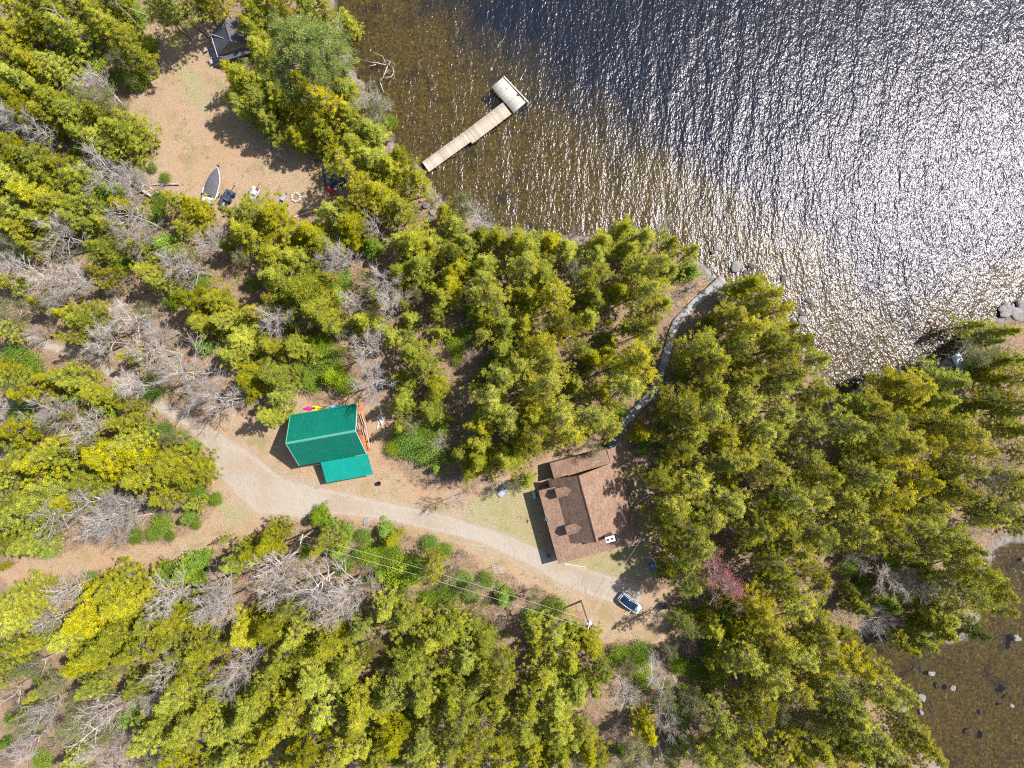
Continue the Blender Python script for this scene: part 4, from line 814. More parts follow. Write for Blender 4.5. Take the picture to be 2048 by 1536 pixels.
fallen('fallen_log', 'dead trunk laid across the wood southwest of the notch in the lakeshore', [(1850, 815, 1), (1815, 808, 3), (1790, 800, 4)], 0.12, 6, seed=32)
fallen('leaning_birch', 'white leafless snag leaning over the east wood', [(1975, 955, 2), (1990, 975, 6), (1998, 995, 9)], 0.1, 10, seed=33, cat='dead tree')
fallen('lake_log', 'dark log lying in the sparkling shallows north of the notch', [(1605, 679, -.45), (1630, 675, -.4), (1650, 673, -.4)], 0.13, 2, 'brown_bark', seed=34)

def driftwood():
    g = np.random.default_rng(9)
    t = thing('driftwood_snag', 'bleached snag of tangled branches standing in the brown water', 'dead tree', V(775, 132, -0.9), 0)
    o = V(775, 132, -0.9)
    def ln(name, pts, r):
        W_ = [V(px, py, z) - o for px, py, z in pts]; MB().tube(W_, [r*(1-0.7*i/(len(W_)-1)) for i in range(len(W_))], 6).build(name, MAT['grey_bark'], t, True)
    ln('branch', [(775, 132, -.7), (770, 145, -.3), (766, 155, -.1), (759, 164, -.2)], 0.13)
    ln('branch', [(768, 155, -.15), (782, 154, .0), (788, 146, .1), (787, 138, .1), (782, 130, -.2)], 0.10)
    ln('branch', [(760, 165, -.3), (764, 175, -.3), (768, 186, -.5)], 0.07)
    ln('branch', [(772, 130, -.5), (755, 126, -.1), (745, 125, -.1), (722, 119, -.4)], 0.08)
    ln('branch', [(752, 129, -.2), (740, 132, -.3), (736, 134, -.4)], 0.06)
    ln('branch', [(772, 128, -.5), (765, 112, -.2), (750, 106, -.2), (738, 103, -.5)], 0.06)
    for k in range(16):
        a = g.uniform(0, 6.28); q0 = (g.uniform(757, 787), g.uniform(124, 162)); l = g.uniform(6, 15)
        ln('twig', [(q0[0], q0[1], -.3), (q0[0] + math.cos(a)*l*.5, q0[1] + math.sin(a)*l*.5, g.uniform(-.2, .2)), (q0[0] + math.cos(a+.5)*l, q0[1] + math.sin(a+.5)*l, -.4)], 0.035)
    ln('root', [(778, 132, -.9), (784, 124, -.2), (790, 128, .1), (788, 136, -.4)], 0.07)
    ln('root', [(774, 134, -.9), (780, 122, 0), (772, 120, .1), (768, 126, -.4)], 0.07)
driftwood()

# ------------------------------------------------------------------ rocks
def rock(px, py, r, z, label, name='boulder', flat=0.6, light=False, seed=0, group='boulders in the shallows', sx=1.0, rot=0.0):
    g = np.random.default_rng(seed); import bmesh
    b = bmesh.new(); bmesh.ops.create_icosphere(b, subdivisions=3, radius=1.0)
    k = g.normal(0, 1, (6, 3)); ph = g.uniform(0, 6, 6)
    for v in b.verts:
        c = np.array(v.co); s = 1 + sum(0.10*math.sin(float(c@k[i])*2.1 + ph[i]) for i in range(6))
        c = np.sign(c)*np.abs(c)**0.8
        v.co = Vector(c*s)*r; v.co.z *= flat; v.co.x *= sx
    me = bpy.data.meshes.new(name); b.to_mesh(me); b.free()
    me.materials.append(paint('rock_light', (0.24, 0.22, 0.20), 0.9, 0.25, 3, bmp=0.05) if light else paint('rock_dark', (0.11, 0.090, 0.070), 0.85, 0.35, 3, bmp=0.05))
    if 'sunken' in label: me.materials[0] = paint('algae_rock', (0.15, 0.095, 0.025), 0.95, 0.5, 3)
    o = bpy.data.objects.new(name, me); COL.objects.link(o); x, y = P(px, py, z); o.location = (x, y, z); o.rotation_euler[2] = rot
    return tag(o, label, 'boulder', group)
BR = [(1435, 497, .55, 'rounded boulder off the east wood tip', 1), (1471, 536, .95, 'big pale grey boulder just off the boardwalk landing', 1), (1503, 534, .6, 'squarish grey boulder east of the big pale one', 0), (1452, 520, .35, 'small wet stone north of the boardwalk landing', 0),
 (1490, 545, .4, 'low wet stone in front of the boardwalk landing', 0), (1520, 548, .45, 'dark stone against the bank east of the landing', 0), (1566, 558, .55, 'lone dark boulder in the glitter off the east bank', 0), (1617, 601, .6, 'dark jagged boulder farther down the east bank', 0), (1622, 611, .45, 'small dark stone touching the jagged boulder', 0),
 (1605, 640, .65, 'smooth grey boulder beside the east bank trees', 1), (1604, 628, .4, 'small wet rock north of the smooth boulder', 0), (1425, 505, .35, 'small stone behind the rounded boulder', 0),
 (1864, 1347, .5, 'pale topped boulder standing clear in the brown cove', 1), (1906, 1377, .5, 'whitish boulder in the middle of the cove', 1), (1843, 1395, .65, 'flat white boulder beside the cove bank', 1), (1829, 1341, .7, 'sunken brown boulder close to the cove bank', 0), (1843, 1338, .4, 'sunken stone beside the sunken brown boulder', 0),
 (2034, 1275, .6, 'grey boulder by the cove point', 1), (2026, 1288, .8, 'sunken slab south of the grey boulder', 0), (2016, 1378, .7, 'dark sunken boulder at the east of the cove', 0), (2026, 1396, .4, 'small dark sunken stone in the east of the cove', 0), (1876, 1370, .55, 'sunken stone between the two pale boulders', 0), (1868, 1408, .6, 'round sunken stone south of the white flat boulder', 0),
 (1972, 1427, .5, 'sunken stone in open cove water', 0), (1938, 1464, .7, 'yellowish sunken boulder in the south cove', 0), (1970, 1470, .6, 'dark sunken boulder in the south cove', 0), (2024, 1412, .35, 'tiny ochre stone in the cove', 1), (2045, 1120, .4, 'dark stone at the mouth of the cove', 0), (1842, 1424, .4, 'pale stone under the cove bank trees', 1)]
for i, (x, y, r, lb, lt) in enumerate(BR):
    sunk = 'sunken' in lb
    rock(x, y, r*0.8, -1.15 if sunk else -0.55, lb, light=bool(lt), seed=i, flat=0.55 if not sunk else 0.4, sx=1.25, rot=i*1.3)
for i, (x, y, r, lb) in enumerate([(2038, 630, 1.3, 'large pale lichen-covered rock ledge at the east point'), (2012, 622, 1.1, 'pale ledge rock where the point meets the water'), (2046, 612, 0.9, 'low pale ledge at the far east shore')]):
    rock(x, y, r, -0.3, lb, 'rock_ledge', 0.35, True, 60+i, 'ledge rocks of the east point', 1.2, i)
g_ = np.random.default_rng(77)
for i, (x, y, r, lb) in enumerate([(1380, 578, .5, 'pale stone on the bank west of the landing'), (1362, 588, .4, 'small pale stone on the path to the landing'), (1358, 610, .35, 'small grey stone beside the boardwalk bend'), (852, 410, .5, 'pale stone on the bank below the long dock'), (866, 425, .4, 'grey stone on the bank east of the dock foot'), (856, 440, .55, 'flat pale stone in the gap of the shoreline trees'), (1210, 690, .3, 'grey stone among the central wood litter'), (733, 1044, .42, 'long grey kerb stone beside the driveway'), (1080, 652, .4, 'pale stone on the open litter of the central wood')]):
    rock(x, y, r, 0.05, lb, 'stone', 0.4, True, 80+i, 'stones on the ground', 1.7 if 'kerb' in lb else 1.1, 1.45 if 'kerb' in lb else i)

# ------------------------------------------------------------------ boards and decks
def m_boards(name, stops):
    m, nd, lk, b = newmat(name)
    t = N(nd, 'ShaderNodeAttribute', attribute_name='tint').outputs['Fac']
    n = noise(nd, lk, 1.7, 5, 0.7, pos(nd)); f = math_(nd, lk, 'ADD', math_(nd, lk, 'MULTIPLY', t, 0.75), math_(nd, lk, 'MULTIPLY', n, 0.3))
    lk.new(ramp(nd, lk, f, stops), b.inputs['Base Color']); b.inputs['Roughness'].default_value = 0.85; b.inputs['Specular IOR Level'].default_value = 0.15
    return m
B_TAN = m_boards('dock_boards_tan', [(0.15, (0.32, 0.26, 0.20)), (0.4, (0.46, 0.38, 0.29)), (0.65, (0.54, 0.43, 0.32)), (0.95, (0.62, 0.56, 0.48))])
B_GREY = m_boards('dock_boards_grey', [(0.15, (0.33, 0.29, 0.25)), (0.5, (0.46, 0.42, 0.37)), (0.95, (0.56, 0.52, 0.47))])
B_OLD = m_boards('boardwalk_boards', [(0.15, (0.24, 0.225, 0.21)), (0.5, (0.38, 0.36, 0.34)), (0.95, (0.52, 0.49, 0.46))])
B_DECK = m_boards('porch_boards', [(0.1, (0.24, 0.09, 0.04)), (0.5, (0.42, 0.17, 0.07)), (1.0, (0.52, 0.26, 0.12))])
B_BLUE = m_boards('stair_boards', [(0.1, (0.10, 0.12, 0.14)), (0.5, (0.17, 0.20, 0.22)), (1.0, (0.27, 0.29, 0.30))])
_bg = np.random.default_rng(4)
def boards(name, mat, parent, origin, along, length, width, bw=0.14, th=0.04, ragged=0.02, across=True, batch=7):
    """a run of boards side by side along 'along' (unit vector in the parent's space), each board 'width' long"""
    a = Vector(along).normalized(); s = Vector((-a.y, a.x, 0)); o = Vector(origin); n = max(1, int(length/bw)); vs, fs, T = [], [], []
    grp = _bg.random(n//batch + 2)
    for i in range(n):
        q = o + a*(i + 0.5)*length/n; h = length/n*0.46; w0 = width/2 + _bg.uniform(0, ragged); w1 = width/2 + _bg.uniform(0, ragged); dz = _bg.uniform(-0.004, 0.004)
        c = [q + a*x + s*y + Vector((0, 0, z + dz)) for z in (-th, 0) for x, y in ((-h, -w0), (h, -w0), (h, w1), (-h, w1))]
        k = len(vs); vs += [tuple(p) for p in c]
        fs += [(k, k+3, k+2, k+1), (k+4, k+5, k+6, k+7), (k, k+1, k+5, k+4), (k+1, k+2, k+6, k+5), (k+2, k+3, k+7, k+6), (k+3, k, k+4, k+7)]
        T += [0.6*_bg.random() + 0.4*grp[i//batch]]*6
    me = npmesh(name, np.array(vs), np.array(fs), mat, {'tint': np.array(T)})
    b = bpy.data.objects.new(name, me); COL.objects.link(b); b.parent = parent; return b

def dock():
    z = 0.12; o = V(850, 335, 0, 0); t = thing('dock', 'long L-shaped wooden dock with tan planks and grey end platform', 'dock', o)
    L = lambda px, py, zz=z: V(px, py, zz) - o
    a = L(851, 334); b = L(934, 274); d = (b-a); boards('walkway_deck', B_TAN, t, a - Vector((0.0, 0, 0)), d, d.length, 1.95)
    a2 = L(935.5, 276); b2 = L(1014, 216.5); d2 = b2-a2; boards('walkway_deck', B_TAN, t, a2, d2, d2.length, 2.35)
    c0 = L(1029.5, 216); c1 = L(994.5, 164); d3 = c1 - c0
    boards('end_deck', B_GREY, t, L(1039.5, 215.5), (L(994.5, 164.0) - L(1039.5, 215.5)), (L(994.5, 164.0) - L(1039.5, 215.5)).length, 2.5, bw=0.17)
    sd = Vector((-d2.y, d2.x, 0)).normalized()
    s = MB()
    for q0, q1, w in ((a, b, 0.9), (a2, b2, 1.1)):
        dd = (q1-q0).normalized(); nn = Vector((-dd.y, dd.x, 0)); ang = math.atan2(dd.y, dd.x)
        for k in (-1, 1): s.box((q0+q1)/2 + nn*w*k - Vector((0, 0, .14)), ((q1-q0).length, 0.06, 0.18), Matrix.Rotation(ang, 3, 'Z'))
    s.build('stringer', paint('old_timber', (0.22, 0.18, 0.14), 0.9), t)
    # raised bumper rail on the lakeward edge of the end platform
    e0 = L(1007.5, 152.5, z+.12); e1 = L(1056.5, 204, z+.12); dd = e1-e0; m_ = MB().box((e0+e1)/2, (dd.length, 0.20, 0.12), Matrix.Rotation(math.atan2(dd.y, dd.x), 3, 'Z'), 0.02)
    m_.build('edge_rail', paint('rail_timber', (0.55, 0.47, 0.38), 0.8), t)
    i0 = L(1009.5, 157.5, z+.02); i1 = L(1052, 203, z+.02); dd = i1-i0
    MB().box((i0+i1)/2 + Vector((0, 0, -0.02)), (dd.length, 0.06, 0.04), Matrix.Rotation(math.atan2(dd.y, dd.x), 3, 'Z')).build('rubber_strip', paint('black_rubber', (0.03, 0.025, 0.025), 0.7), t)
    MB().box(L(1013, 178, z+.05), (0.42, 0.05, 0.06), Matrix.Rotation(R(70), 3, 'Z'), .01).build('cleat', paint('black_rubber', (0.03, 0.025, 0.025), 0.7), t)
    MB().box(L(1036, 190, z+.07), (0.45, 0.16, 0.1), Matrix.Rotation(R(-47), 3, 'Z'), .02).build('cleat', paint('black_rubber', (0.03, 0.025, 0.025), 0.7), t)
    for px, py in ((860, 326), (872, 335), (900, 300), (912, 308), (940, 268), (955, 278), (980, 240), (993, 251), (985, 176), (1006, 156), (1052, 203), (1028, 226)):
        p = L(px, py, 0); MB().tube([p + Vector((0, 0, -3.0)), p + Vector((0, 0, 0.05))], 0.09, 8).build('post', paint('old_timber', (0.22, 0.18, 0.14), 0.9), t)
dock()

def boardwalk():
    o = V(1437, 569, 0, 0)
    t = thing('landing_platform', 'square grey plank landing at the water end of the boardwalk', 'platform', o)
    L = lambda px, py, zz: V(px, py, zz) - o
    a = L(1424, 578.6, .25); b = L(1447, 557.7, .25); boards('deck', B_OLD, t, a, b-a, (b-a).length, 1.5, 0.15)
    for px, py in ((1420, 573), (1441, 554), (1451, 564), (1430, 584)):
        p = L(px, py, 0); MB().tube([p + Vector((0, 0, -1.5)), p + Vector((0, 0, .2))], .08, 6).build('post', paint('old_timber', (0.22, 0.18, 0.14), 0.9), t)
    t = thing('boardwalk', 'long winding grey plank boardwalk from the brown house to the lake', 'boardwalk', o)
    pts = [(1424, 579, .36), (1404, 594.5, .25), (1389, 606, .36), (1377, 620, .36), (1365, 632, .36), (1354, 644, .36), (1347, 660, .36), (1341, 678, .36), (1336, 697, .36), (1331, 715, .36), (1326, 734, .36), (1318, 760, .36), (1306, 784, .36), (1288, 804, .36), (1270, 823, .36), (1251, 843, .36), (1239, 858, .36)]
    rails = MB()
    for i, (p, q) in enumerate(zip(pts[:-1], pts[1:])):
        a, b = L(*p), L(*q); d = b-a; boards('deck_section', B_OLD, t, a - d.normalized()*0.05 + Vector((0, 0, 0.006*(i % 2))), d, d.length + 0.1, 1.2 + (0.25 if i < 1 else 0), 0.15, ragged=0.05)
    t = thing('stairs', 'dark blue-grey wooden stairs between boardwalk and brown house', 'stairs', V(1225, 884, 0, 0)); o2 = V(1225, 884, 0, 0)
    a = V(1238, 859, .25) - o2; b = V(1219, 893, 1.1) - o2; n = 12
    for i in range(n):
        p = a.lerp(b, (i+.5)/n); MB().box(p, (0.27, 1.35, 0.05), Matrix.Rotation(math.atan2((b-a).y, (b-a).x), 3, 'Z')).build('step', paint('stair_paint', (0.16, 0.19, 0.21), 0.7, 0.3), t)
    dd = (b-a); nn = Vector((-dd.y, dd.x, 0)).normalized()*0.72
    for k in (-1, 1):
        r = MB().tube([a + nn*k + Vector((0, 0, .9)), b + nn*k + Vector((0, 0, .95))], .04, 6)
        for u in (0, .33, .66, 1): p = a.lerp(b, u) + nn*k; r.tube([p - Vector((0, 0, .2)), p + Vector((0, 0, .93))], .035, 6)
        r.build('handrail', paint('rail_grey', (0.36, 0.38, 0.40), 0.7), t)
    t = thing('picnic_table', 'weathered white table half under the tree beside the boardwalk landing', 'table', V(1446, 600, 0, 0), R(35))
    boards('table_top', B_GREY, t, (-0.8, 0, .75), (1, 0, 0), 1.6, 0.95, 0.14)
    for k in (-1, 1):
        boards('bench_board', B_GREY, t, (-0.8, k*.75, .45), (1, 0, 0), 1.6, 0.28, 0.8)
        MB().box((k*.6, 0, .38), (.08, 1.5, .08)).box((k*.6, .3, .35), (.08, .08, .7), Matrix.Rotation(.35, 3, 'X')).box((k*.6, -.3, .35), (.08, .08, .7), Matrix.Rotation(-.35, 3, 'X')).build('trestle', paint('rail_grey', (0.36, 0.38, 0.40), 0.7), t)
boardwalk()

def float_dock():
    t = thing('float_dock', 'small white two-panel floating dock at the far shore', 'dock', V(1918, 727, -.3, -.3), R(-62))
    wm = paint('white_plastic', (0.52, 0.54, 0.58), 0.5, 0.12)
    for k in (-1, 1):
        MB().box((k*.85, 0, .12), (1.6, 1.45, .22), None, .03).build('panel', wm, t)
        MB().tube([(k*.85-.7, -.5, -.1), (k*.85+.7, -.5, -.1)], .18, 8).tube([(k*.85-.7, .5, -.1), (k*.85+.7, .5, -.1)], .18, 8).build('pontoon', paint('dark_plastic', (.05, .05, .06), .6), t)
    MB().box((0, 0, .10), (.1, 1.4, .12)).build('hinge_strip', paint('pale_blue', (0.25, 0.40, 0.62), 0.5), t)
float_dock()

# ------------------------------------------------------------------ buildings
def gable_panel(mb, pts, th=0.12): mb.poly(pts, th)

def garage():
    x0, y0 = P(603.2, 878.8, 0)
    t = thing('garage', 'timber garage with bright green metal roof and lean-to beside the driveway', 'garage', (x0, y0, 0), R(10.2))
    G = m_metal_roof('green_metal', (0.002, 0.185, 0.125), 0.34); G2 = m_metal_roof('green_metal_sunlit', (0.002, 0.265, 0.205), 0.36)  # lean-to's more direct sun is put into its lighter green
    wall = m_wood('brown_siding', (0.20, 0.085, 0.04), (0.36, 0.17, 0.08), 0.2, 2)
    LN, e, rz_, yn, ys = 10.65, 3.5, 8.0, 4.15, -3.95
    b = MB()
    for xa, xb in ((0.45, 8.9),):
        pr = [(0, yn-.5, 0), (0, ys+.5, 0), (0, ys+.5, e+.35), (0, 0, rz_-.25), (0, yn-.5, e+.35)]
        b.loft([[Vector((x, p[1], p[2])) for p in pr] for x in (xa, xb)])
    b.build('walls', wall, t)
    for nm, ya, sgn in (('north_roof', yn, 1), ('south_roof', ys, -1)):
        m = MB().poly([(0, 0, rz_), (LN, 0, rz_), (LN, ya, e), (0, ya, e)][::(1 if sgn < 0 else -1)], 0.10)
        sl = Vector((0, ya, e - rz_)); ln = sl.length; ang = math.atan2(e - rz_, ya if sgn > 0 else -ya)
        for i in range(24):
            x = 0.22 + i*(LN-.44)/23
            q0 = Vector((x, 0, rz_+.02)); q1 = Vector((x, ya, e+.02)); nrm = Vector((0, (rz_-e)*sgn, abs(ya))).normalized()*0.035
            m.add([q0+Vector((-.03,0,0)), q0+nrm+Vector((-.012,0,0)), q0+nrm+Vector((.012,0,0)), q0+Vector((.03,0,0)), q1+Vector((-.03,0,0)), q1+nrm+Vector((-.012,0,0)), q1+nrm+Vector((.012,0,0)), q1+Vector((.03,0,0))], [(0,1,5,4),(1,2,6,5),(2,3,7,6),(4,5,6,7),(0,3,2,1)])
        m.build('roof', G, t)
    trim = paint('pale_trim', (0.40, 0.52, 0.46), 0.5)
    MB().box((LN/2, .09, rz_-.02), (LN+.06, .22, .03), Matrix.Rotation(R(-46), 3, 'X')).box((LN/2, -.09, rz_-.02), (LN+.06, .22, .03), Matrix.Rotation(R(46), 3, 'X')).build('ridge_cap', paint('ridge_green', (0.12, 0.36, 0.27), 0.4), t)
    for nm, xx in (('rake_trim', LN+.05), ('rake_trim', -.05)):
        for ya in (yn, ys):
            v0 = Vector((xx, 0, rz_-.01)); v1 = Vector((xx, ya, e-.01)); MB().tube([v0, v1], .085, 4).build(nm, trim if xx > 0 else paint('ridge_green', (0.12, 0.36, 0.27), 0.4), t)
    # lean-to carport
    q = [(3.35, -4.02, 3.34), (10.85, -4.02, 3.34), (10.95, -7.42, 2.5), (3.4, -7.45, 2.5)]
    m = MB().poly(q[::-1], .09)
    for i in range(17):
        x = 3.5 + i*7.25/16; a, c = Vector((x, -4.05, 3.345)), Vector((x+.05, -7.4, 2.515))
        m.add([a+Vector((-.025,0,0)), a+Vector((0,0,.03)), a+Vector((.025,0,0)), c+Vector((-.025,0,0)), c+Vector((0,0,.03)), c+Vector((.025,0,0))], [(0,1,4,3),(1,2,5,4),(3,4,5)])
    m.build('leanto_roof', G2, t)
    pm = paint('post_timber', (0.30, 0.20, 0.12), 0.8)
    for x in (3.7, 7.1, 10.5): MB().box((x, -7.15, 1.2), (.15, .15, 2.45), None, .01).build('post', pm, t)
    MB().box((7.1, -7.15, 2.36), (7.2, .12, .2)).build('beam', pm, t)
    # porch deck under the east gable
    boards('porch_deck', B_DECK, t, (9.95, -3.7, .52), (0, 1, 0), 7.9, 2.0, 0.14)
    MB().box((9.93, .25, .25), (2.0, 7.8, .42)).build('deck_skirt', pm, t)
    wr = paint('white_rail', (0.50, 0.50, 0.48), 0.5)
    r = MB().box((10.98, -1.2, 1.42), (.10, 4.2, .06))
    for k in range(5): r.box((10.98, -3.2 + k*1.0, .95), (.08, .08, .9))
    r.build('railing', wr, t)
    for y in (-3.6, 0, 3.7): MB().box((10.4, y, 2.0), (.16, .16, 3.0 if y else 5.6)).build('post', pm, t)
    # east wall openings, garage door to the south, west window
    gl = paint('dark_glass', (0.03, 0.04, 0.05), 0.08, spec=0.8)
    d = MB().box((8.93, 1.0, 1.6), (.06, .95, 2.1), None, .01).build('door', paint('red_brown_door', (0.25, .08, .05), .5), t); MB().box((8.98, .65, 1.55), (.05, .05, .12)).build('handle', paint('steel', (.5, .5, .5), .3, metal=1), d)
    for p, s in (((8.93, -1.6, 2.0), (.05, 1.2, 1.0)), ((.42, 0.2, 5.2), (.05, 1.1, 1.1)), ((.42, -1.8, 1.7), (.05, 1.1, 1.0))):
        f = MB().box(p, (s[0]+.02, s[1]+.16, s[2]+.16)).build('window', wr, t); MB().box((p[0] + (.02 if p[0] > 5 else -.02), p[1], p[2]), s).build('pane', gl, f)
    MB().box((2.0, ys+.47, 1.25), (2.6, .06, 2.3)).build('garage_door', paint('cream_door', (0.55, 0.52, 0.45), .5), t)
    # things on the porch
    wb = paint('white_bench', (0.52, 0.50, 0.49), 0.5)
    def bench(px, py, z, l, rot, lb):
        q = thing('porch_bench', lb, 'bench', V(px, py, z, .52), rot, 'white furniture on the garage porch')
        MB().box((0, 0, .42), (l, .42, .06), None, .01).build('seat', wb, q); MB().box((0, .22, .68), (l, .05, .45), None, .01).build('backrest', wb, q)
        for sx in (-1, 1): MB().box((sx*(l/2-.1), 0, .2), (.07, .38, .4)).build('leg', wb, q)
    bench(724.5, 838, .9, 1.9, R(-72), 'long white bench on the garage porch')
    bench(716.5, 852, .9, 1.0, R(-75), 'short white bench against the garage wall')
    bench(728, 864, .9, .8, R(-76), 'small white seat by the porch railing')
garage()

def house():
    x0, y0 = P(1148, 939, 0)
    t = thing('house', 'large house with reddish-brown shingle roof, two dormers and a chimney', 'house', (x0, y0, 0), R(-74.9))
    S = m_shingle('brown_shingles', (0.13, 0.076, 0.052), (0.27, 0.166, 0.114), (0.47, 0.325, 0.24))
    wall = m_wood('log_siding', (0.17, 0.10, 0.06), (0.30, 0.19, 0.11), 0.22, 2)
    rz_ = 7.9; w_ = lambda e: rz_ + 0.98*e            # west slope height, e negative
    ea = lambda e: rz_ - 0.695*e                      # east slope height
    def roof(poly, nm='roof'):
        pts = [Vector(p) for p in poly]
        nrm = (pts[1]-pts[0]).cross(pts[2]-pts[0])
        if nrm.z < 0: pts = pts[::-1]
        return MB().poly(pts, .14).build(nm, S, t)
    eb = -3.75; zb = w_(eb)
    roof([(0, 0, rz_), (0, -4.6, w_(-4.6)+.02), (1.24, -4.6, w_(-4.6)+.02), (1.24, eb, zb), (10.45, eb, zb), (10.45, 0, rz_)])
    roof([(1.24, eb-.002, zb-.03), (1.24, -6.46, 3.72), (13.2, -6.46, 3.72), (10.45, eb-.002, zb-.03)], 'porch_roof')
    zs = lambda s: zb - .03 - (zb - .03 - 3.72)*(s - 10.45)/2.75
    e1 = (rz_ - zs(10.45))/.695; e2 = (rz_ - zs(13.2))/.695
    roof([(10.45, eb, zb-.03), (13.2, -6.46, 3.72), (13.2, e2, zs(13.2)), (10.45, e1, zs(10.45))], 'porch_roof')
    roof([(0, 0, rz_), (10.45, 0, rz_), (10.45, e1, ea(e1)), (13.2, e2, ea(e2)), (13.2, 7.05, 3.0), (-2.2, 7.05, 3.0), (-2.2, 5.6, ea(5.6)), (0, 5.6, ea(5.6))])
    roof([(0.06, -3.6, 3.75), (0.06, 5.75, 3.95), (-2.33, 5.75, 3.80), (-2.36, -3.62, 2.82)], 'wing_roof')
    # ridge capping
    MB().tube([(0, 0, rz_+.02), (10.45, 0, rz_+.02)], .07, 6).build('ridge_cap', paint('ridge_brown', (0.12, 0.06, 0.045), .9), t)
    b = MB()
    b.loft([[Vector((s, e, z)) for e, z in ((-3.4, 0), (6.6, 0), (6.6, 3.0), (0, rz_-.3), (-3.4, w_(-3.4)-.3))] for s in (.35, 10.1)])
    b.box((5.0, 2.6, 1.4), (14.3, 7.8, 2.8)).box((6.9, -.2, 1.4), (11.0, 11.4, 2.8)).box((-1.05, 1.0, 1.3), (2.0, 8.4, 2.6))
    b.build('walls', wall, t)
    pm = paint('post_timber', (0.30, 0.20, 0.12), 0.8)
    for s in (1.5, 5.2, 9.0, 12.9): MB().box((s, -6.2, 1.85), (.15, .15, 3.6)).build('post', pm, t)
    boards('porch_deck', B_DECK, t, (1.3, -5.6, .35), (1, 0, 0), 11.7, 1.4, .14)
    # dormers
    for s0 in (2.10, 8.05):
        hw, ez, rr = .76, 5.62, 6.45
        eE = (ez - rz_)/.98; eR = (rr - rz_)/.98; eo = eb - .22; gap = .06
        d = MB().loft([[Vector((s0 + q*(hw-.1), ee, z)) for q, z in ((-1, w_(eb)-.4), (1, w_(eb)-.4), (1, ez-.02), (0, rr-.12), (-1, ez-.02))] for ee in (eb+.02, eE)]).build('dormer', wall, t)
        for q in (-1, 1):
            MB().poly([Vector(p) for p in ([(s0, eo, rr), (s0, eR, rr), (s0+q*hw, eE, ez), (s0+q*hw, eo, ez)][::(1 if q < 0 else -1)])], .09).build('dormer_roof', S, d)
        f = MB().box((s0, eb-.02, 5.05), (.8, .08, .9)).build('window', paint('white_rail', (0.50, 0.50, 0.48), 0.5), d)
        MB().box((s0, eb-.05, 5.05), (.66, .08, .76)).build('pane', paint('dark_glass', (0.03, 0.04, 0.05), 0.08, spec=0.8), f)
    gl = paint('dark_glass', (0.03, 0.04, 0.05), 0.08, spec=0.8); wr = paint('white_rail', (0.50, 0.50, 0.48), 0.5)
    for s in (2.8, 5.4, 8.0, 10.6):
        f = MB().box((s, -5.93, 1.7), (1.1, .08, 1.2)).build('window', wr, t); MB().box((s, -5.97, 1.7), (.95, .06, 1.05)).build('pane', gl, f)
    for s in (0, 4, 8, 11):
        f = MB().box((s, 6.53 if s else 6.53, 1.7), (1.4, .08, 1.3)).build('window', wr, t); MB().box((s, 6.58, 1.7), (1.25, .06, 1.15)).build('pane', gl, f)
    d = MB().box((12.43, -1.5, 1.35), (.08, .95, 2.1)).build('door', paint('red_brown_door', (0.25, .08, .05), .5), t); MB().box((12.49, -1.15, 1.3), (.06, .05, .12)).build('handle', paint('steel', (.5, .5, .5), .3, metal=1), d)
    # chimney with two flues
    c = MB().box((10.25, 2.05, 7.2), (.72, 1.25, 3.4), None, .01).build('chimney', paint('chimney_brick', (0.34, 0.18, 0.13), .9, .3, 9), t)
    MB().box((10.25, 2.05, 8.95), (.9, 1.45, .12), None, .02).build('cap', paint('cap_concrete', (0.58, 0.55, 0.50), .8), c)
    for k in (-1, 1): MB().box((10.25, 2.05 + k*.33, 9.1), (.26, .26, .2)).build('flue', paint('flue_clay', (.03, .025, .02), .9), c)
    for s, e, r in ((2.4, 4.6, .06), (7.3, 3.3, .05), (4.7, 4.3, .06)):
        MB().tube([(s, e, ea(e)-.1), (s, e, ea(e)+.45)], r, 8).build('vent_pipe', paint('white_pipe', (.7, .7, .7), .4), t)
    MB().box((-1.25, 3.55, 3.67), (1.1, 1.25, .03), Matrix.Rotation(R(-21), 3, 'Y')).build('skylight', paint('grey_flashing', (0.30, 0.29, 0.31), .5), t)
    g_ = MB().tube([(-2.42, -3.6, 2.76), (-2.40, 5.8, 2.95)], .07, 6).build('gutter', paint('dark_gutter', (.06, .045, .04), .5), t)
    # satellite dish on the west eave
    q = thing('satellite_dish', 'white satellite dish standing on the west eave of the brown house', 'satellite dish', V(1094, 1036.5, 4.0, 3.8), R(200))
    m = MB(); n = 20; rr = .36; rings = [[Vector((rr*u*math.cos(a), rr*u*1.1*math.sin(a), .28*u*u*rr)) for a in [2*math.pi*k/n for k in range(n)]] for u in (.05, .4, .7, 1.0)]
    Mx = Matrix.Rotation(R(48), 3, 'Y'); rings = [[Mx @ v + Vector((0, 0, .75)) for v in r_] for r_ in rings]
    m.loft(rings + [[v + Mx @ Vector((0, 0, -.03)) for v in r_] for r_ in rings[::-1]]); m.build('reflector', wr, q, True)
    MB().tube([(0, 0, 0), (0, 0, .5), (-.05, 0, .72)], .03, 6).build('mast', paint('steel', (.5, .5, .5), .3, metal=1), q)
    MB().tube([(-.1, 0, .6), (.35, 0, .72), (.42, 0, .95)], .018, 5).box((.42, 0, .98), (.1, .08, .08)).build('feed_arm', paint('steel', (.5, .5, .5), .3, metal=1), q)
house()

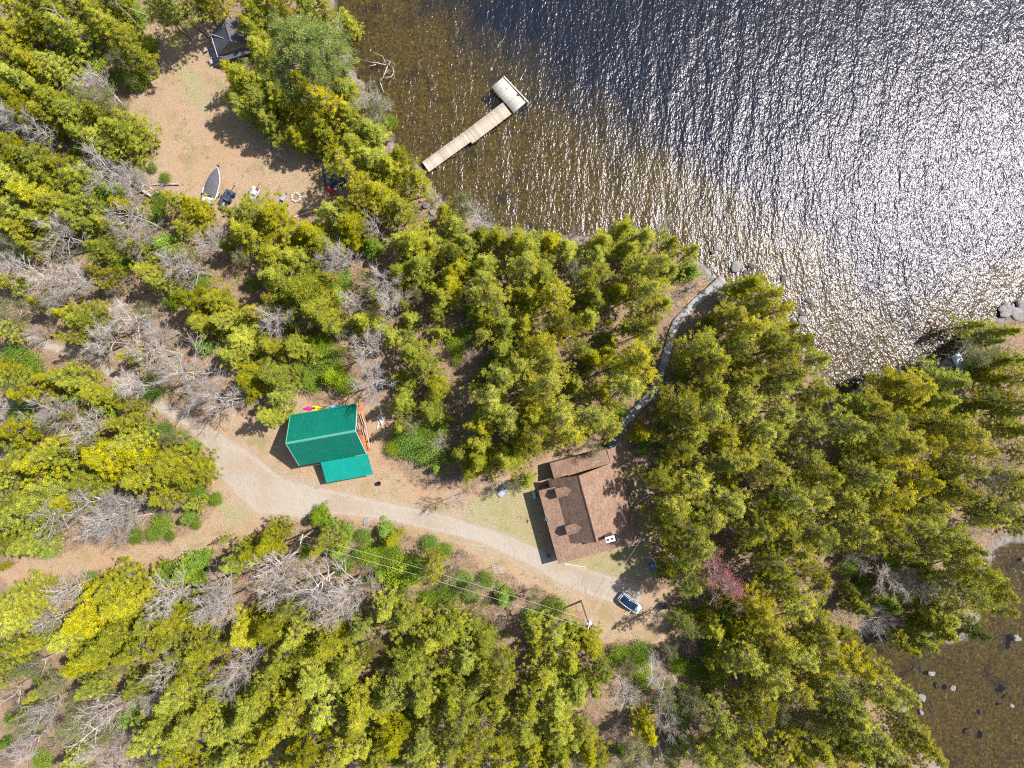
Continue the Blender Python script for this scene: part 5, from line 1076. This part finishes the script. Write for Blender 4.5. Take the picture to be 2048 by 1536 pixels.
def cabin():
    x0, y0 = P(474.7, 72.3, 0)
    t = thing('cabin', 'small cabin with charcoal shingle roof at the top of the grassy clearing', 'cabin', (x0, y0, 0), R(-73.1))
    S = m_shingle('charcoal_shingles', (0.070, 0.066, 0.078), (0.125, 0.118, 0.138), (0.21, 0.20, 0.225))
    wall = m_wood('cabin_siding', (0.25, 0.23, 0.2), (0.42, 0.39, 0.34), .18, 2)
    w, e, r, Ls = 3.3, 2.7, 5.7, 3.7
    for q in (-1, 1):
        MB().poly([Vector(p) for p in [(0, 0, r), (Ls, 0, r), (Ls, q*w, e), (0, q*w, e)][::(1 if q > 0 else -1)]][::-1], .1).build('roof', S, t)
    MB().poly([(Ls+.002, w*.9, e-.05), (Ls+.002, -w, e-.05), (Ls+.75, -w*.72, e-.45), (Ls+.75, w*.7, e-.45)], .08).build('porch_roof', S, t)
    MB().loft([[Vector((s, y, z)) for y, z in ((-w+.35, 0), (w-.35, 0), (w-.35, e+.1), (0, r-.22), (-w+.35, e+.1))] for s in (.3, Ls-.3)]).build('walls', wall, t)
    MB().tube([(0, 0, r+.01), (Ls, 0, r+.01)], .06, 6).build('ridge_cap', paint('charcoal', (.05, .05, .06), .9), t)
    MB().tube([(0, -w-.04, e-.03), (Ls+.1, -w-.04, e-.03)], .06, 6).build('gutter', paint('pale_gutter', (.62, .60, .62), .4), t)
    f = MB().box((1.8, -w+.32, 1.5), (.9, .06, .9)).build('window', paint('white_rail', (0.50, 0.50, 0.48), 0.5), t); MB().box((1.8, -w+.29, 1.5), (.76, .06, .76)).build('pane', paint('dark_glass', (0.03, 0.04, 0.05), 0.08, spec=0.8), f)
    boards('porch_deck', B_OLD, t, (.4, -4.05, .35), (1, 0, 0), 3.4, 1.9, .14)
    t2 = thing('flag_pole', 'thin white pole slanting over the cabin eave', 'pole', V(413, 64, 1.6, 0)); o = V(413, 64, 1.6, 0)
    MB().tube([V(413, 64, 1.6) - o, V(422, 68, 3.0) - o, V(447, 76.5, 4.7) - o], .045, 6).build('shaft', paint('white_pipe', (.7, .7, .7), .4), t2)
    MB().tube([Vector((0, 0, -.1)), V(413, 64, 1.6) - o], .04, 6).build('stand', paint('old_timber', (0.22, 0.18, 0.14), 0.9), t2)
    wb = paint('bench_brown', (.30, .22, .16), .8)
    for i, (px, py, lb) in enumerate(((410, 99, 'upper brown wooden armchair on the cabin deck edge'), (423, 123.5, 'lower brown wooden armchair south of the cabin deck'))):
        q = thing('garden_chair', lb, 'chair', V(px, py, .3, 0), R(-62 + i*6), 'wooden chairs by the cabin'); s = .42
        boards('seat', B_OLD, q, (-.4, 0, .42), (1, 0, 0), .8, .75, .1); boards('backrest', B_OLD, q, (-.42, .40, .62), (1, 0, 0), .84, .05, .1)
        for a in (-1, 1):
            MB().box((a*.44, 0, .62), (.1, .9, .04), None, .005).build('armrest', wb, q)
            for c in (-1, 1): MB().box((a*.40, c*.36, .3), (.07, .07, .62)).build('leg', wb, q)
    q = thing('storage_box', 'small blue and white box at the south corner of the cabin', 'box', V(443, 121, .5, 0), R(20))
    MB().box((0, 0, .3), (.6, .45, .55), None, .03).build('body', paint('blue_box', (.12, .2, .5), .5), q); MB().box((0, 0, .61), (.66, .5, .08), None, .02).build('lid', paint('white_plastic', (0.52, 0.54, 0.58), 0.5, 0.12), q)
cabin()

# ------------------------------------------------------------------ vehicles and boats
def sect(x, pts): return [Vector((x, y, z)) for y, z in pts]
def wheel(parent, c, r, w, axis='Y', rimc=(.45, .45, .47)):
    c = Vector(c); d = Vector((0, w/2, 0)) if axis == 'Y' else Vector((w/2, 0, 0))
    wh = MB().tube([c-d, c-d*.8, c+d*.8, c+d], [r*.9, r, r, r*.9], 20).build('wheel', paint('tyre_rubber', (.025, .025, .027), .85), parent, False)
    MB().tube([c-d*1.04, c+d*1.04], r*.58, 14).build('rim', paint('rim_metal', rimc, .35, metal=.8), wh); return wh

def car():
    # nose points to +x; placed with rear up-left and bonnet lower-right in the photograph
    ang = math.atan2(-(1225-1190), (1284-1236))
    t = thing('car', 'white compact car with dark panoramic glass roof on the yard', 'car', V(1260, 1207.3, .8, 0), ang - R(1))
    Wm = paint('white_car_paint', (0.50, 0.53, 0.58), 0.22, 0.06, 2, spec=.6); gl = paint('tinted_glass', (0.006, 0.016, 0.040), 0.04, 0.05, spec=.9)
    tr = paint('black_trim', (.02, .02, .022), .5)
    def ring(x, hw, zb, zs, zt, inw):
        return [Vector((x, y, z)) for y, z in ((-hw*.93, zb), (-hw, zb+.15), (-hw, zs), (-hw*inw, zt), (0, zt+.03), (hw*inw, zt), (hw, zs), (hw, zb+.15), (hw*.93, zb))]
    body = [ring(-2.14, .62, .42, .62, .78, .80), ring(-2.06, .76, .30, .74, .92, .84), ring(-1.85, .86, .24, .85, 1.00, .88), ring(-1.2, .90, .20, .90, 1.02, .90), ring(0, .905, .20, .88, .99, .90), ring(.85, .90, .20, .84, .96, .88), ring(1.35, .885, .22, .76, .88, .86), ring(1.75, .83, .24, .68, .79, .82), ring(2.02, .70, .30, .60, .68, .78), ring(2.14, .52, .38, .52, .56, .75)]
    bd = MB().loft(body).build('body', Wm, t, True); md = bd.modifiers.new('round', 'SUBSURF'); md.levels = 1; md.render_levels = 2
    def cab(x, hb, ht, zb, zt): return [Vector((x, y, z)) for y, z in ((-hb, zb), (-ht, zt), (-ht*.5, zt+.035), (0, zt+.05), (ht*.5, zt+.035), (ht, zt), (hb, zb))]
    g = [cab(-1.98, .66, .60, .88, .93), cab(-1.72, .76, .62, .92, 1.22), cab(-1.35, .80, .62, .93, 1.42), cab(-.6, .82, .63, .93, 1.48), cab(.1, .82, .62, .92, 1.45), cab(.55, .80, .60, .90, 1.30), cab(1.15, .78, .66, .86, .93)]
    MB().loft(g).build('glasshouse', gl, t, True)
    for k in (-1, 1):      # white roof rails framing the glass roof
        MB().tube([(-1.95, k*.63, .98), (-1.70, k*.645, 1.25), (-1.33, k*.65, 1.455), (-.6, k*.66, 1.51), (.1, k*.65, 1.48), (.56, k*.63, 1.32), (1.12, k*.70, .95)], [.05, .06, .055, .05, .05, .05, .05], 8).build('roof_pillar', Wm, t, True)
        m = MB().box((.72, k*.98, .98), (.16, .20, .12), None, .03).build('mirror', Wm, t)
        MB().tube([(-.35, k*.70, 1.25), (-.33, k*.86, .93)], .035, 6).build('door_pillar', Wm, t)
        MB().box((1.93, k*.52, .66), (.22, .26, .12), Matrix.Rotation(k*R(-28), 3, 'Z'), .03).build('headlight', paint('lamp_glass', (.55, .6, .65), .1, spec=.8), t)
        MB().box((-2.05, k*.58, .84), (.14, .24, .16), Matrix.Rotation(k*R(22), 3, 'Z'), .03).build('tail_light', paint('tail_red', (.4, .02, .02), .2), t)
        for x in (-1.32, 1.32): wheel(t, (x, k*.80, .31), .31, .20)
    MB().tube([(-1.80, -.58, 1.16), (-1.86, 0, 1.16), (-1.80, .58, 1.16)], .06, 6).build('spoiler', Wm, t, True)
    MB().tube([(-1.34, -.6, 1.47), (-1.34, 0, 1.51), (-1.34, .6, 1.47)], .02, 5).build('roof_bar', tr, t)
    MB().box((2.12, 0, .42), (.08, .7, .16), None, .02).build('grille', tr, t)
    MB().box((.0, .0, .18), (3.6, 1.5, .12), None, .03).build('underbody', tr, t)
car()

def hull_sections(L, B, D, n=13, bow=1.0, keel=.0):
    S = []
    for i in range(n):
        u = i/(n-1); x = -L/2 + L*u
        w = B/2*min(1, (1 - max(0, (u-.45)/.55)**2.3)) * (0.92 + .08*min(1, u*4)); w = max(w, .03)
        sh = D*(1 + .22*u*u); kz = keel + D*.35*max(0, (u-.6)/.4)**2
        S.append((x, w, sh, kz))
    return S

def motorboat():
    ang = math.atan2(73.5, 22.5)
    t = thing('motorboat', 'white motorboat under a dark grey cover parked on its trailer', 'boat', V(426, 371, 1.3, .55), ang)
    Wm = paint('white_gelcoat', (0.52, 0.51, 0.54), .3, .1, 2, spec=.6); gc = paint('grey_canvas', (0.105, 0.098, 0.108), .8, .18, 3, bmp=.05)
    S = hull_sections(6.0, 2.25, 1.0)
    MB().loft([[Vector((x, y, z)) for y, z in ((0, kz), (-w*.75, kz+.28), (-w, sh*.75), (-w*.97, sh), (-w*.84, sh), (w*.84, sh), (w*.97, sh), (w, sh*.75), (w*.75, kz+.28))] for x, w, sh, kz in S]).build('hull', Wm, t, True)
    cv = []
    for i, (x, w, sh, kz) in enumerate(S):
        if i < 2: continue
        u = i/12; h = .30*math.sin(min(1, (1-u)*1.9)*math.pi/2)*(1.0 if i > 2 else .6) + (.16 if i in (6, 7) else 0)
        w2 = max(.02, w*.93); cv.append([Vector((x*.97, w2*math.cos(a), sh + .02 + h*math.sin(a)*(1 - .08*math.cos(4*a)))) for a in [math.pi*k/10 for k in range(11)]])
    MB().loft(cv).build('cover', gc, t, True)
    MB().tube([(-1.4, 1.0, 1.15), (-1.75, .55, 1.62), (-1.8, 0, 1.72), (-1.75, -.2, 1.70)], .03, 6).build('tow_bar', Wm, t)
    MB().box((-3.15, 0, .55), (.75, 1.9, .08), None, .03).build('swim_platform', paint('grey_nonskid', (.36, .34, .36), .7), t)
    MB().box((-2.55, 0, 1.02), (.55, 1.6, .1), None, .04).build('stern_seat', paint('pale_vinyl', (.45, .42, .44), .6), t)
    MB().loft([[Vector((x, .26*math.cos(a), .75 + .2*math.sin(a))) for a in [2*math.pi*k/10 for k in range(10)]] for x in (-3.65, -3.4, -3.2)]).build('outboard_engine', paint('dark_plastic', (.05, .05, .06), .6), t, True)
    q = thing('boat_trailer', 'galvanised trailer carrying the covered motorboat', 'trailer', V(426, 371, .5, 0), ang)
    st = paint('galvanised', (.42, .43, .45), .5, metal=.5)
    MB().box((-.2, .65, .5), (5.0, .1, .12)).box((-.2, -.65, .5), (5.0, .1, .12)).box((-1.2, 0, .46), (.12, 2.2, .1)).box((1.4, 0, .47), (.1, 1.3, .1)).build('frame', st, q)
    MB().tube([(2.3, .62, .5), (3.5, 0, .5), (3.9, 0, .5)], .05, 6).tube([(2.3, -.62, .5), (3.5, 0, .5)], .05, 6).build('tongue', st, q)
    for k in (-1, 1):
        wheel(q, (-1.2, k*1.22, .33), .33, .2); MB().box((-1.2, k*1.22, .72), (.95, .26, .05), None, .02).build('mudguard', paint('white_plastic', (0.52, 0.54, 0.58), 0.5, 0.12), q)
    MB().box((3.25, 0, .85), (.14, .3, .7), None, .02).build('winch_post', paint('dark_plastic', (.05, .05, .06), .6), q)
    MB().tube([(3.75, .12, .0), (3.75, .12, .75)], .04, 6).build('jack', paint('green_jack', (.1, .16, .1), .5), q)
motorboat()

def small_craft():
    ang = math.atan2(20, 13)
    dk = paint('navy_plastic', (.02, .04, .14), .3, spec=.6); gk = paint('dark_plastic', (.05, .05, .06), .6); wm = paint('white_plastic', (0.52, 0.54, 0.58), 0.5, 0.12); st = paint('galvanised', (.42, .43, .45), .5, metal=.5)
    q = thing('utility_trailer', 'low black trailer with a thin tongue under the conifer edge', 'trailer', V(453, 397, .3, 0), ang, 'small trailers by the clearing')
    MB().box((0, 0, .42), (2.7, 1.5, .08)).box((0, .72, .5), (2.7, .05, .1)).box((0, -.72, .5), (2.7, .05, .1)).build('bed', gk, q)
    MB().tube([(1.35, 0, .42), (2.4, 0, .42)], .05, 6).box((2.45, 0, .47), (.2, .14, .14)).build('tongue', gk, q)
    for k in (-1, 1): wheel(q, (-.1, k*.86, .28), .28, .16)
    for i, (px, py, mt, lb) in enumerate(((459.5, 392, dk, 'navy blue quad bike facing the lake end of the black trailer'), (447, 406, gk, 'black quad bike with grey seat behind the blue one'))):
        v = thing('quad_bike', lb, 'quad bike', V(px, py, .9, .0 if i else .46), ang + R(4*i), 'quad bikes by the boat')
        MB().loft([[Vector((x, y*w, z*h + .35)) for y, z in ((-1, 0), (-.9, .8), (-.4, 1), (.4, 1), (.9, .8), (1, 0))] for x, w, h in ((-.85, .32, .3), (-.6, .48, .42), (-.3, .22, .36), (.1, .2, .42), (.4, .44, .52), (.75, .42, .4), (.88, .3, .2))]).build('body', mt, v, True)
        MB().box((-.25, 0, .80), (.7, .32, .14), None, .05).build('seat', paint('grey_seat', (.32, .31, .31), .7) if i else gk, v)
        MB().tube([(.2, -.38, .98), (.3, 0, .92), (.2, .38, .98)], .025, 6).tube([(.3, 0, .7), (.3, 0, .93)], .03, 6).build('handlebar', gk, v)
        MB().box((.72, 0, .80), (.35, .8, .03)).box((-.75, 0, .80), (.35, .8, .03)).build('rack', paint('steel', (.5, .5, .5), .3, metal=1), v)
        MB().box((.89, 0, .62), (.05, .34, .14), None, .02).build('headlight', wm, v)
        for a in (-1, 1):
            for b in (-1, 1): wheel(v, (a*.6, b*.47, .28), .28, .24, rimc=(.2, .2, .2))
    ang = math.atan2(26, 15)
    q = thing('cargo_trailer', 'pale grey loaded trailer with black strap by the clearing edge', 'trailer', V(506, 388, .5, 0), ang, 'small trailers by the clearing')
    MB().box((0, 0, .5), (2.3, 1.35, .14), None, .02).build('bed', paint('pale_grey_bed', (.55, .55, .56), .6, .15), q)
    MB().tube([(1.15, 0, .45), (2.3, 0, .42)], .05, 6).build('tongue', gk, q)
    MB().loft([[Vector((x, y*w, .58 + z*h)) for y, z in ((-1, 0), (-.8, .7), (0, 1), (.8, .7), (1, 0))] for x, w, h in ((-1.0, .55, .2), (-.7, .62, .42), (.2, .6, .45), (.7, .55, .36), (1.0, .4, .15))]).build('load_cover', paint('white_tarp', (.44, .44, .45), .7, .3, 3, bmp=.05), q, True)
    MB().box((-.2, 0, 1.05), (.07, 1.3, .03), Matrix.Rotation(R(12), 3, 'Z')).build('strap', gk, q); MB().box((.95, -.3, .72), (.4, .5, .3), None, .05).build('bag', paint('maroon_bag', (.16, .05, .09), .8), q)
    MB().box((.62, .38, 1.0), (.3, .25, .06), Matrix.Rotation(R(20), 3, 'Z'), .02).build('orange_cover', paint('orange_cloth', (.7, .22, .05), .8), q)
    for k in (-1, 1): wheel(q, (-.1, k*.78, .27), .27, .16)
    # fire ring and tub
    q = thing('fire_ring', 'ring of pale stones around ashes on the clearing', 'fire pit', V(592, 395, 0, 0))
    for k in range(10):
        a = k*.628 + .1; g = np.random.default_rng(k); s = g.uniform(.17, .24)
        m = MB(); m.loft([[Vector((math.cos(a)*.68 + s*r_*math.cos(b)*1.2, math.sin(a)*.68 + s*r_*math.sin(b), z)) for b in [2*math.pi*j/8 + k for j in range(8)]] for r_, z in ((.85, -.03), (1, .12), (.7, .26), (.2, .30))]); m.build('stone', paint('pale_stone', (.52, .47, .38), .9, .3, 5, bmp=.04), q, False)
    MB().poly([(math.cos(a)*.6, math.sin(a)*.6, .04) for a in [2*math.pi*j/16 for j in range(16)]]).build('ash_bed', paint('ash', (.28, .17, .12), .95, .5, 9), q)
    q = thing('wheelbarrow', 'grey wheelbarrow west of the stone fire ring', 'wheelbarrow', V(567, 395, .5, 0), R(60))
    MB().loft([[Vector((x, y, .6)) for x, y in ((-.5, -.36), (.5, -.28), (.5, .28), (-.5, .36))], [Vector((x, y, .32)) for x, y in ((-.32, -.24), (.32, -.2), (.32, .2), (-.32, .24))]]).build('tray', paint('grey_tray', (.30, .33, .38), .5), q)
    for k in (-1, 1): MB().tube([(-1.0, k*.3, .55), (-.2, k*.26, .36), (.75, k*.05, .2)], .025, 6).build('handle', paint('old_timber', (0.22, 0.18, 0.14), 0.9), q); MB().tube([(-.3, k*.28, .38), (-.35, k*.28, 0)], .025, 6).build('leg', gk, q)
    wheel(q, (.78, 0, .2), .2, .09)
    # long white pipe near the fire ring
    q = thing('white_pole', 'long white pole lying on the ground south of the fire ring', 'pole', V(602, 430, .15, .15)); o = V(602, 430, .15, .15)
    MB().tube([V(581, 436, .15) - o, V(603, 429, .15) - o, V(626, 421.5, .2) - o], .07, 8).build('pole', paint('white_pipe', (.7, .7, .7), .4), q)
    # tarp pile and red canoe under the trees
    q = thing('tarp_heap', 'dark navy tarpaulin heap in the shade of the shoreline conifers', 'tarpaulin', V(671, 350, .5, 0), R(8))
    g = np.random.default_rng(8); n = 19; vs = []; fs = []
    for i in range(n):
        for j in range(n):
            u, v = i/(n-1)*2-1, j/(n-1)*2-1; e = max(abs(u), abs(v)); h = 1.0*(1-e**4) + .12*math.sin(u*7+v*3) + .08*math.sin(v*11-u*4) + g.normal(0, .02)
            vs.append((u*2.1, v*1.9 + .1*math.sin(u*6), max(.02, h if e < .99 else .02)))
    for i in range(n-1):
        for j in range(n-1): fs.append((i*n+j, i*n+j+1, (i+1)*n+j+1, (i+1)*n+j))
    MB().add(vs, fs).build('tarp', paint('navy_tarp', (.03, .07, .17), .45, .3, 3), q, True)
    def hull(nm, lb, cat, px, py, ang, L, B, D, cols, z=.0, cover=False, grp=None):
        q = thing(nm, lb, cat, V(px, py, z+.3, z), ang, grp); n = 15; secs = []
        for i in range(n):
            u = i/(n-1)*2-1; w = B/2*max(.04, (1-abs(u)**2.4)); dz = D*(1+.35*abs(u)**3)
            secs.append([Vector((u*L/2, w*math.cos(a), dz*.5 - dz*.5*math.sin(a))) for a in [math.pi*k/8 for k in range(9)]] + [Vector((u*L/2, w*.5*s, dz*.5 + .07)) for s in (-1, 1)])
        m0 = max(2, int(n*cols[0][0])); MB().loft(secs[:m0+1]).build('bow', cols[0][1], q, True); MB().loft(secs[m0:]).build('hull', cols[1][1], q, True)
        return q
    red = paint('red_canoe', (.52, .05, .02), .35); pk = paint('magenta_hull', (.68, .02, .22), .35, .06); ye = paint('yellow_hull', (.85, .62, .02), .35, .06); pk2 = paint('pink_hull', (.80, .22, .36), .35, .06)
    hull('canoe', 'red canoe tip poking out of the conifer shade by the tarpaulin', 'canoe', 664, 382, R(-38), 3.2, .85, .35, ((.5, red), (.5, red)))
    q = hull('kayak', 'magenta and yellow kayak lying farthest out north of the garage', 'kayak', 625, 816.5, R(3), 3.3, .68, .32, ((.44, pk), (.5, ye)), grp='kayaks behind the garage')
    MB().box((.1, 0, .28), (.7, .34, .06), None, .03).build('cockpit', gk, q)
    q = hull('kayak', 'pink and yellow kayak tucked close under the garage eave', 'kayak', 629, 824, R(9), 3.4, .72, .32, ((.40, pk2), (.5, ye)), z=.02, grp='kayaks behind the garage')
    MB().box((.1, 0, .28), (.7, .34, .06), None, .03).build('cockpit', gk, q)
    bl = paint('light_blue_hull', (.12, .36, .75), .4, .1)
    q = hull('kayak', 'short light blue kayak with white stripes at the north garage wall', 'kayak', 670, 812.5, R(9), 1.9, .6, .3, ((.3, bl), (.5, bl)), z=.02)
    for x in (-.35, .1, .5): MB().box((x, 0, .25), (.16, .42, .05), None, .01).build('stripe', wm, q)
    # upturned rowing boat on the lawn
    q = thing('rowing_boat', 'upturned silver rowing boat lying beside the conifer edge', 'boat', V(1008.5, 978, .25, 0), math.atan2(29, 22))
    secs = []
    for i in range(13):
        u = i/12*2-1; w = .60*(1 - max(0, u)**2.6*.72)*(1 - max(0, -u)**5*.35); h = .46*(1 - abs(u)**4*.6)
        secs.append([Vector((u*1.55, w*math.cos(a), h*math.sin(a)**.8 if math.sin(a) > 0 else 0)) for a in [math.pi*k/12 for k in range(13)]])
    MB().loft(secs).build('hull', paint('silver_hull', (.40, .42, .46), .4, .12, 4, spec=.6), q, True)
    MB().box((.1, 0, .47), (.12, .35, .03), None, .01).build('hull_patch', gk, q); MB().tube([(-1.5, 0, .2), (-.8, 0, .45), (.8, 0, .46), (1.3, 0, .28)], .02, 5).build('keel', paint('silver_dark', (.35, .36, .38), .4), q)
small_craft()

def yard_things():
    gk = paint('dark_plastic', (.05, .05, .06), .6); wm = paint('white_plastic', (0.52, 0.54, 0.58), 0.5, 0.12)
    q = thing('barrel', 'round black fire barrel south of the garage lean-to', 'barrel', V(757, 967, .5, 0))
    MB().tube([(0, 0, 0), (0, 0, .05), (0, 0, .4), (0, 0, .8)], [.29, .31, .30, .31], 16, False).build('drum', paint('sooty_steel', (.035, .03, .03), .6), q); MB().poly([(.28*math.cos(a), .28*math.sin(a), .3) for a in [j*.4 for j in range(16)]]).build('ash', paint('soot', (.02, .018, .016), .95), q)
    q = thing('rain_tank', 'pale blue-grey tank at the northwest corner of the brown house', 'tank', V(1068.5, 991, .6, 0), R(-75))
    MB().box((0, 0, .5), (.95, .55, .75), None, .08).build('body', paint('pale_tank', (.42, .50, .56), .5), q); MB().tube([(-.6, 0, .5), (-.55, 0, .92)], .12, 10).build('spout', wm, q)
    q = thing('waste_bin', 'black square bin in the shade east of the white car', 'bin', V(1328, 1211, .6, 0), R(5))
    MB().loft([[Vector((x*s, y*s, z)) for x, y in ((-.4, -.42), (.4, -.42), (.4, .42), (-.4, .42))] for s, z in ((.8, 0), (1, .95))]).build('body', gk, q); MB().box((0, 0, 1.0), (.86, .9, .09), None, .03).build('lid', gk, q)
    for k in (-1, 1): wheel(q, (k*.3, -.36, .1), .1, .06, 'X')
    for i, (px, py, lb) in enumerate(((1301, 1117, 'northern wooden pallet leaning at the yard edge'), (1304, 1124, 'southern wooden pallet next to the blue cart'))):
        q = thing('pallet', lb, 'pallet', V(px, py, .2, .02), R(18 + i*4), 'pallets at the yard edge')
        for k in range(4): MB().box((0, -.42 + k*.28, .12), (1.1, .11, .03)).build('slat', paint('pallet_wood', (.42, .38, .34), .85, .2), q)
        for k in (-1, 0, 1): MB().box((k*.5, 0, .05), (.08, 1.0, .09)).build('bearer', paint('pallet_wood', (.42, .38, .34), .85, .2), q)
    q = thing('yard_cart', 'blue yard cart beside the pallets at the wood edge', 'cart', V(1306.5, 1134, .4, 0), R(-70))
    MB().loft([[Vector((x*s, y*s, z)) for x, y in ((-.75, -.42), (.75, -.42), (.75, .42), (-.75, .42))] for s, z in ((.8, .3), (1, .6))]).build('tray', paint('blue_tray', (.07, .16, .34), .5, .2), q); MB().tube([(.7, 0, .35), (1.3, 0, .5)], .03, 6).build('handle', gk, q)
    for a in (-1, 1):
        for b in (-1, 1): wheel(q, (a*.5, b*.42, .16), .16, .08)
    q = thing('sawhorse', 'grey wooden sawhorse frame south of the blue cart', 'sawhorse', V(1311, 1149, .4, 0), R(-68))
    MB().box((0, 0, .75), (1.3, .1, .08)).build('beam', paint('pallet_wood', (.42, .38, .34), .85, .2), q)
    for a in (-1, 1):
        for b in (-1, 1): MB().box((a*.5, b*.2, .37), (.06, .06, .8), Matrix.Rotation(b*R(-18) * -1, 3, 'X')).build('leg', paint('pallet_wood', (.42, .38, .34), .85, .2), q)
    # heap of white boards and rubble east of the garage
    g = np.random.default_rng(12); g3 = 'white boards heaped by the garage'
    for i in range(9):
        px, py = 760 + g.normal(0, 3.5), 838 + g.normal(0, 6); a = g.uniform(R(40), R(120)); l = g.uniform(.7, 1.5)
        o = MB().box((0, 0, 0), (l, g.uniform(.14, .3), .04), None, .005).build('board', paint('whitewashed', (.60, .57, .56), .8, .25), None)
        o.location = V(px, py, .1, .05 + i*.05); o.rotation_euler = (g.normal(0, .04), g.normal(0, .04), a); tag(o, 'whitewashed board in the heap east of the garage', 'board', g3)
    wd = paint('split_wood', (.36, .29, .24), .9, .3, 5)
    for i in range(5):
        o = MB().tube([(-1.0, 0, 0), (1.0, 0, 0)], .11, 8).build('cut_log', wd, None); o.location = V(995 + i*.8, 1133 + i*3.0, .1, .1); o.rotation_euler = (0, 0, R(-12 + i*4)); tag(o, 'grey cut log in the row below the driveway bend', 'log', 'cut logs below the driveway')
    # timber edging south of the house
    q = thing('edging_beam', 'pale straight timber edging along the lawn south of the brown house', 'beam', V(1150, 1131, .1, .1), math.atan2(-6, 41)); MB().box((0, 0, 0), (3.5, .16, .16), None, .02).build('beam', paint('pale_timber', (.55, .48, .38), .8), q)
    q = thing('garden_chair', 'dark metal garden chair in the shade west of the brown house', 'chair', V(1097, 1112, .4, 0), R(15)); dk = paint('dark_blue_frame', (.06, .08, .12), .5)
    MB().box((0, 0, .44), (.5, .5, .04), None, .01).build('seat', dk, q); MB().box((0, .26, .75), (.5, .04, .5), Matrix.Rotation(R(-12), 3, 'X')).build('backrest', dk, q)
    for a in (-1, 1):
        for b in (-1, 1): MB().box((a*.22, b*.22, .22), (.03, .03, .44)).build('leg', dk, q)
yard_things()

# ------------------------------------------------------------------ poles and wires
def pole(name, label, top, h, arms):
    x, y = P(top[0], top[1], h); t = thing(name, label, 'utility pole', (x, y, 0), 0, 'utility poles')
    MB().tube([(0, 0, -.5), (0, 0, h*.5), (0, 0, h)], [.17, .15, .12], 10).build('shaft', paint('pole_wood', (.50, .38, .24), .85, .2, 4), t)
    for z, ang in arms:
        c = MB().box((0, 0, z), (1.5, .1, .12), Matrix.Rotation(ang, 3, 'Z')).build('crossarm', paint('grey_arm', (.55, .54, .53), .7), t)
        for k in (-1, 0, 1): MB().tube([(math.cos(ang)*k*.6, math.sin(ang)*k*.6, z+.05), (math.cos(ang)*k*.6, math.sin(ang)*k*.6, z+.28)], .06, 8).build('insulator', paint('white_ceramic', (.8, .8, .85), .3), c)
    return Vector((x, y, h)), t
pA, tA = pole('utility_pole', 'short pale utility pole among young spruces north of the bare trees', (602, 1078.5), 8.0, [(7.6, R(75))])
pB, tB = pole('utility_pole', 'utility pole with white transformer fittings west of the white car', (1178.5, 1250), 11.6, [(11.3, R(80))])
MB().tube([(.28, 0, 10.0), (.28, 0, 10.9)], .24, 12).build('transformer', paint('pale_grey_metal', (.66, .68, .74), .4), tB)
MB().tube([(-.2, .1, 10.9), (-.2, .1, 11.4)], .1, 8).build('fuse', paint('white_ceramic', (.8, .8, .85), .3), tB)
wire_m = paint('aluminium_wire', (.62, .61, .60), .45, .05, spec=.6)
def cable(label, a, b, sag, r=.035, cat='cable', grp='power lines over the yard'):
    a, b = Vector(a), Vector(b); m = (a+b)/2; pts = [a.lerp(b, i/16) - Vector((0, 0, sag*4*(i/16)*(1-i/16))) for i in range(17)]
    o = MB().tube([p - m for p in pts], r, 5).build('power_line', wire_m, None); o.location = m; return tag(o, label, cat, grp)
cable('upper of the two pale wires between the utility poles', pA + Vector((.1, .55, -.1)), pB + Vector((.1, .60, -.1)), 1.2, .015)
cable('lower of the two pale wires between the utility poles', pA + Vector((-.1, -.5, -.1)), pB + Vector((-.1, -.6, -.1)), 1.2, .015)
cable('thin service wire from the transformer pole to the brown house', pB + Vector((0, 0, -1.0)), V(1281, 1081, 4.2), .5, .010)
cable('thin white guy wire on the yard northwest of the white car', V(1200, 1196, 1.5), V(1236, 1153, 2.6), .1, .020, grp='loose wires')
cable('pale wire dropping toward the cabin from the north edge', V(190, -12, 7), V(362, 53, 4.0), .6, .030, grp='loose wires')
cable('short pale wire above the yard shade east of the utility pole', V(1176, 1188, .6), V(1179, 1170, 1.0), .05, .02, grp='loose wires')
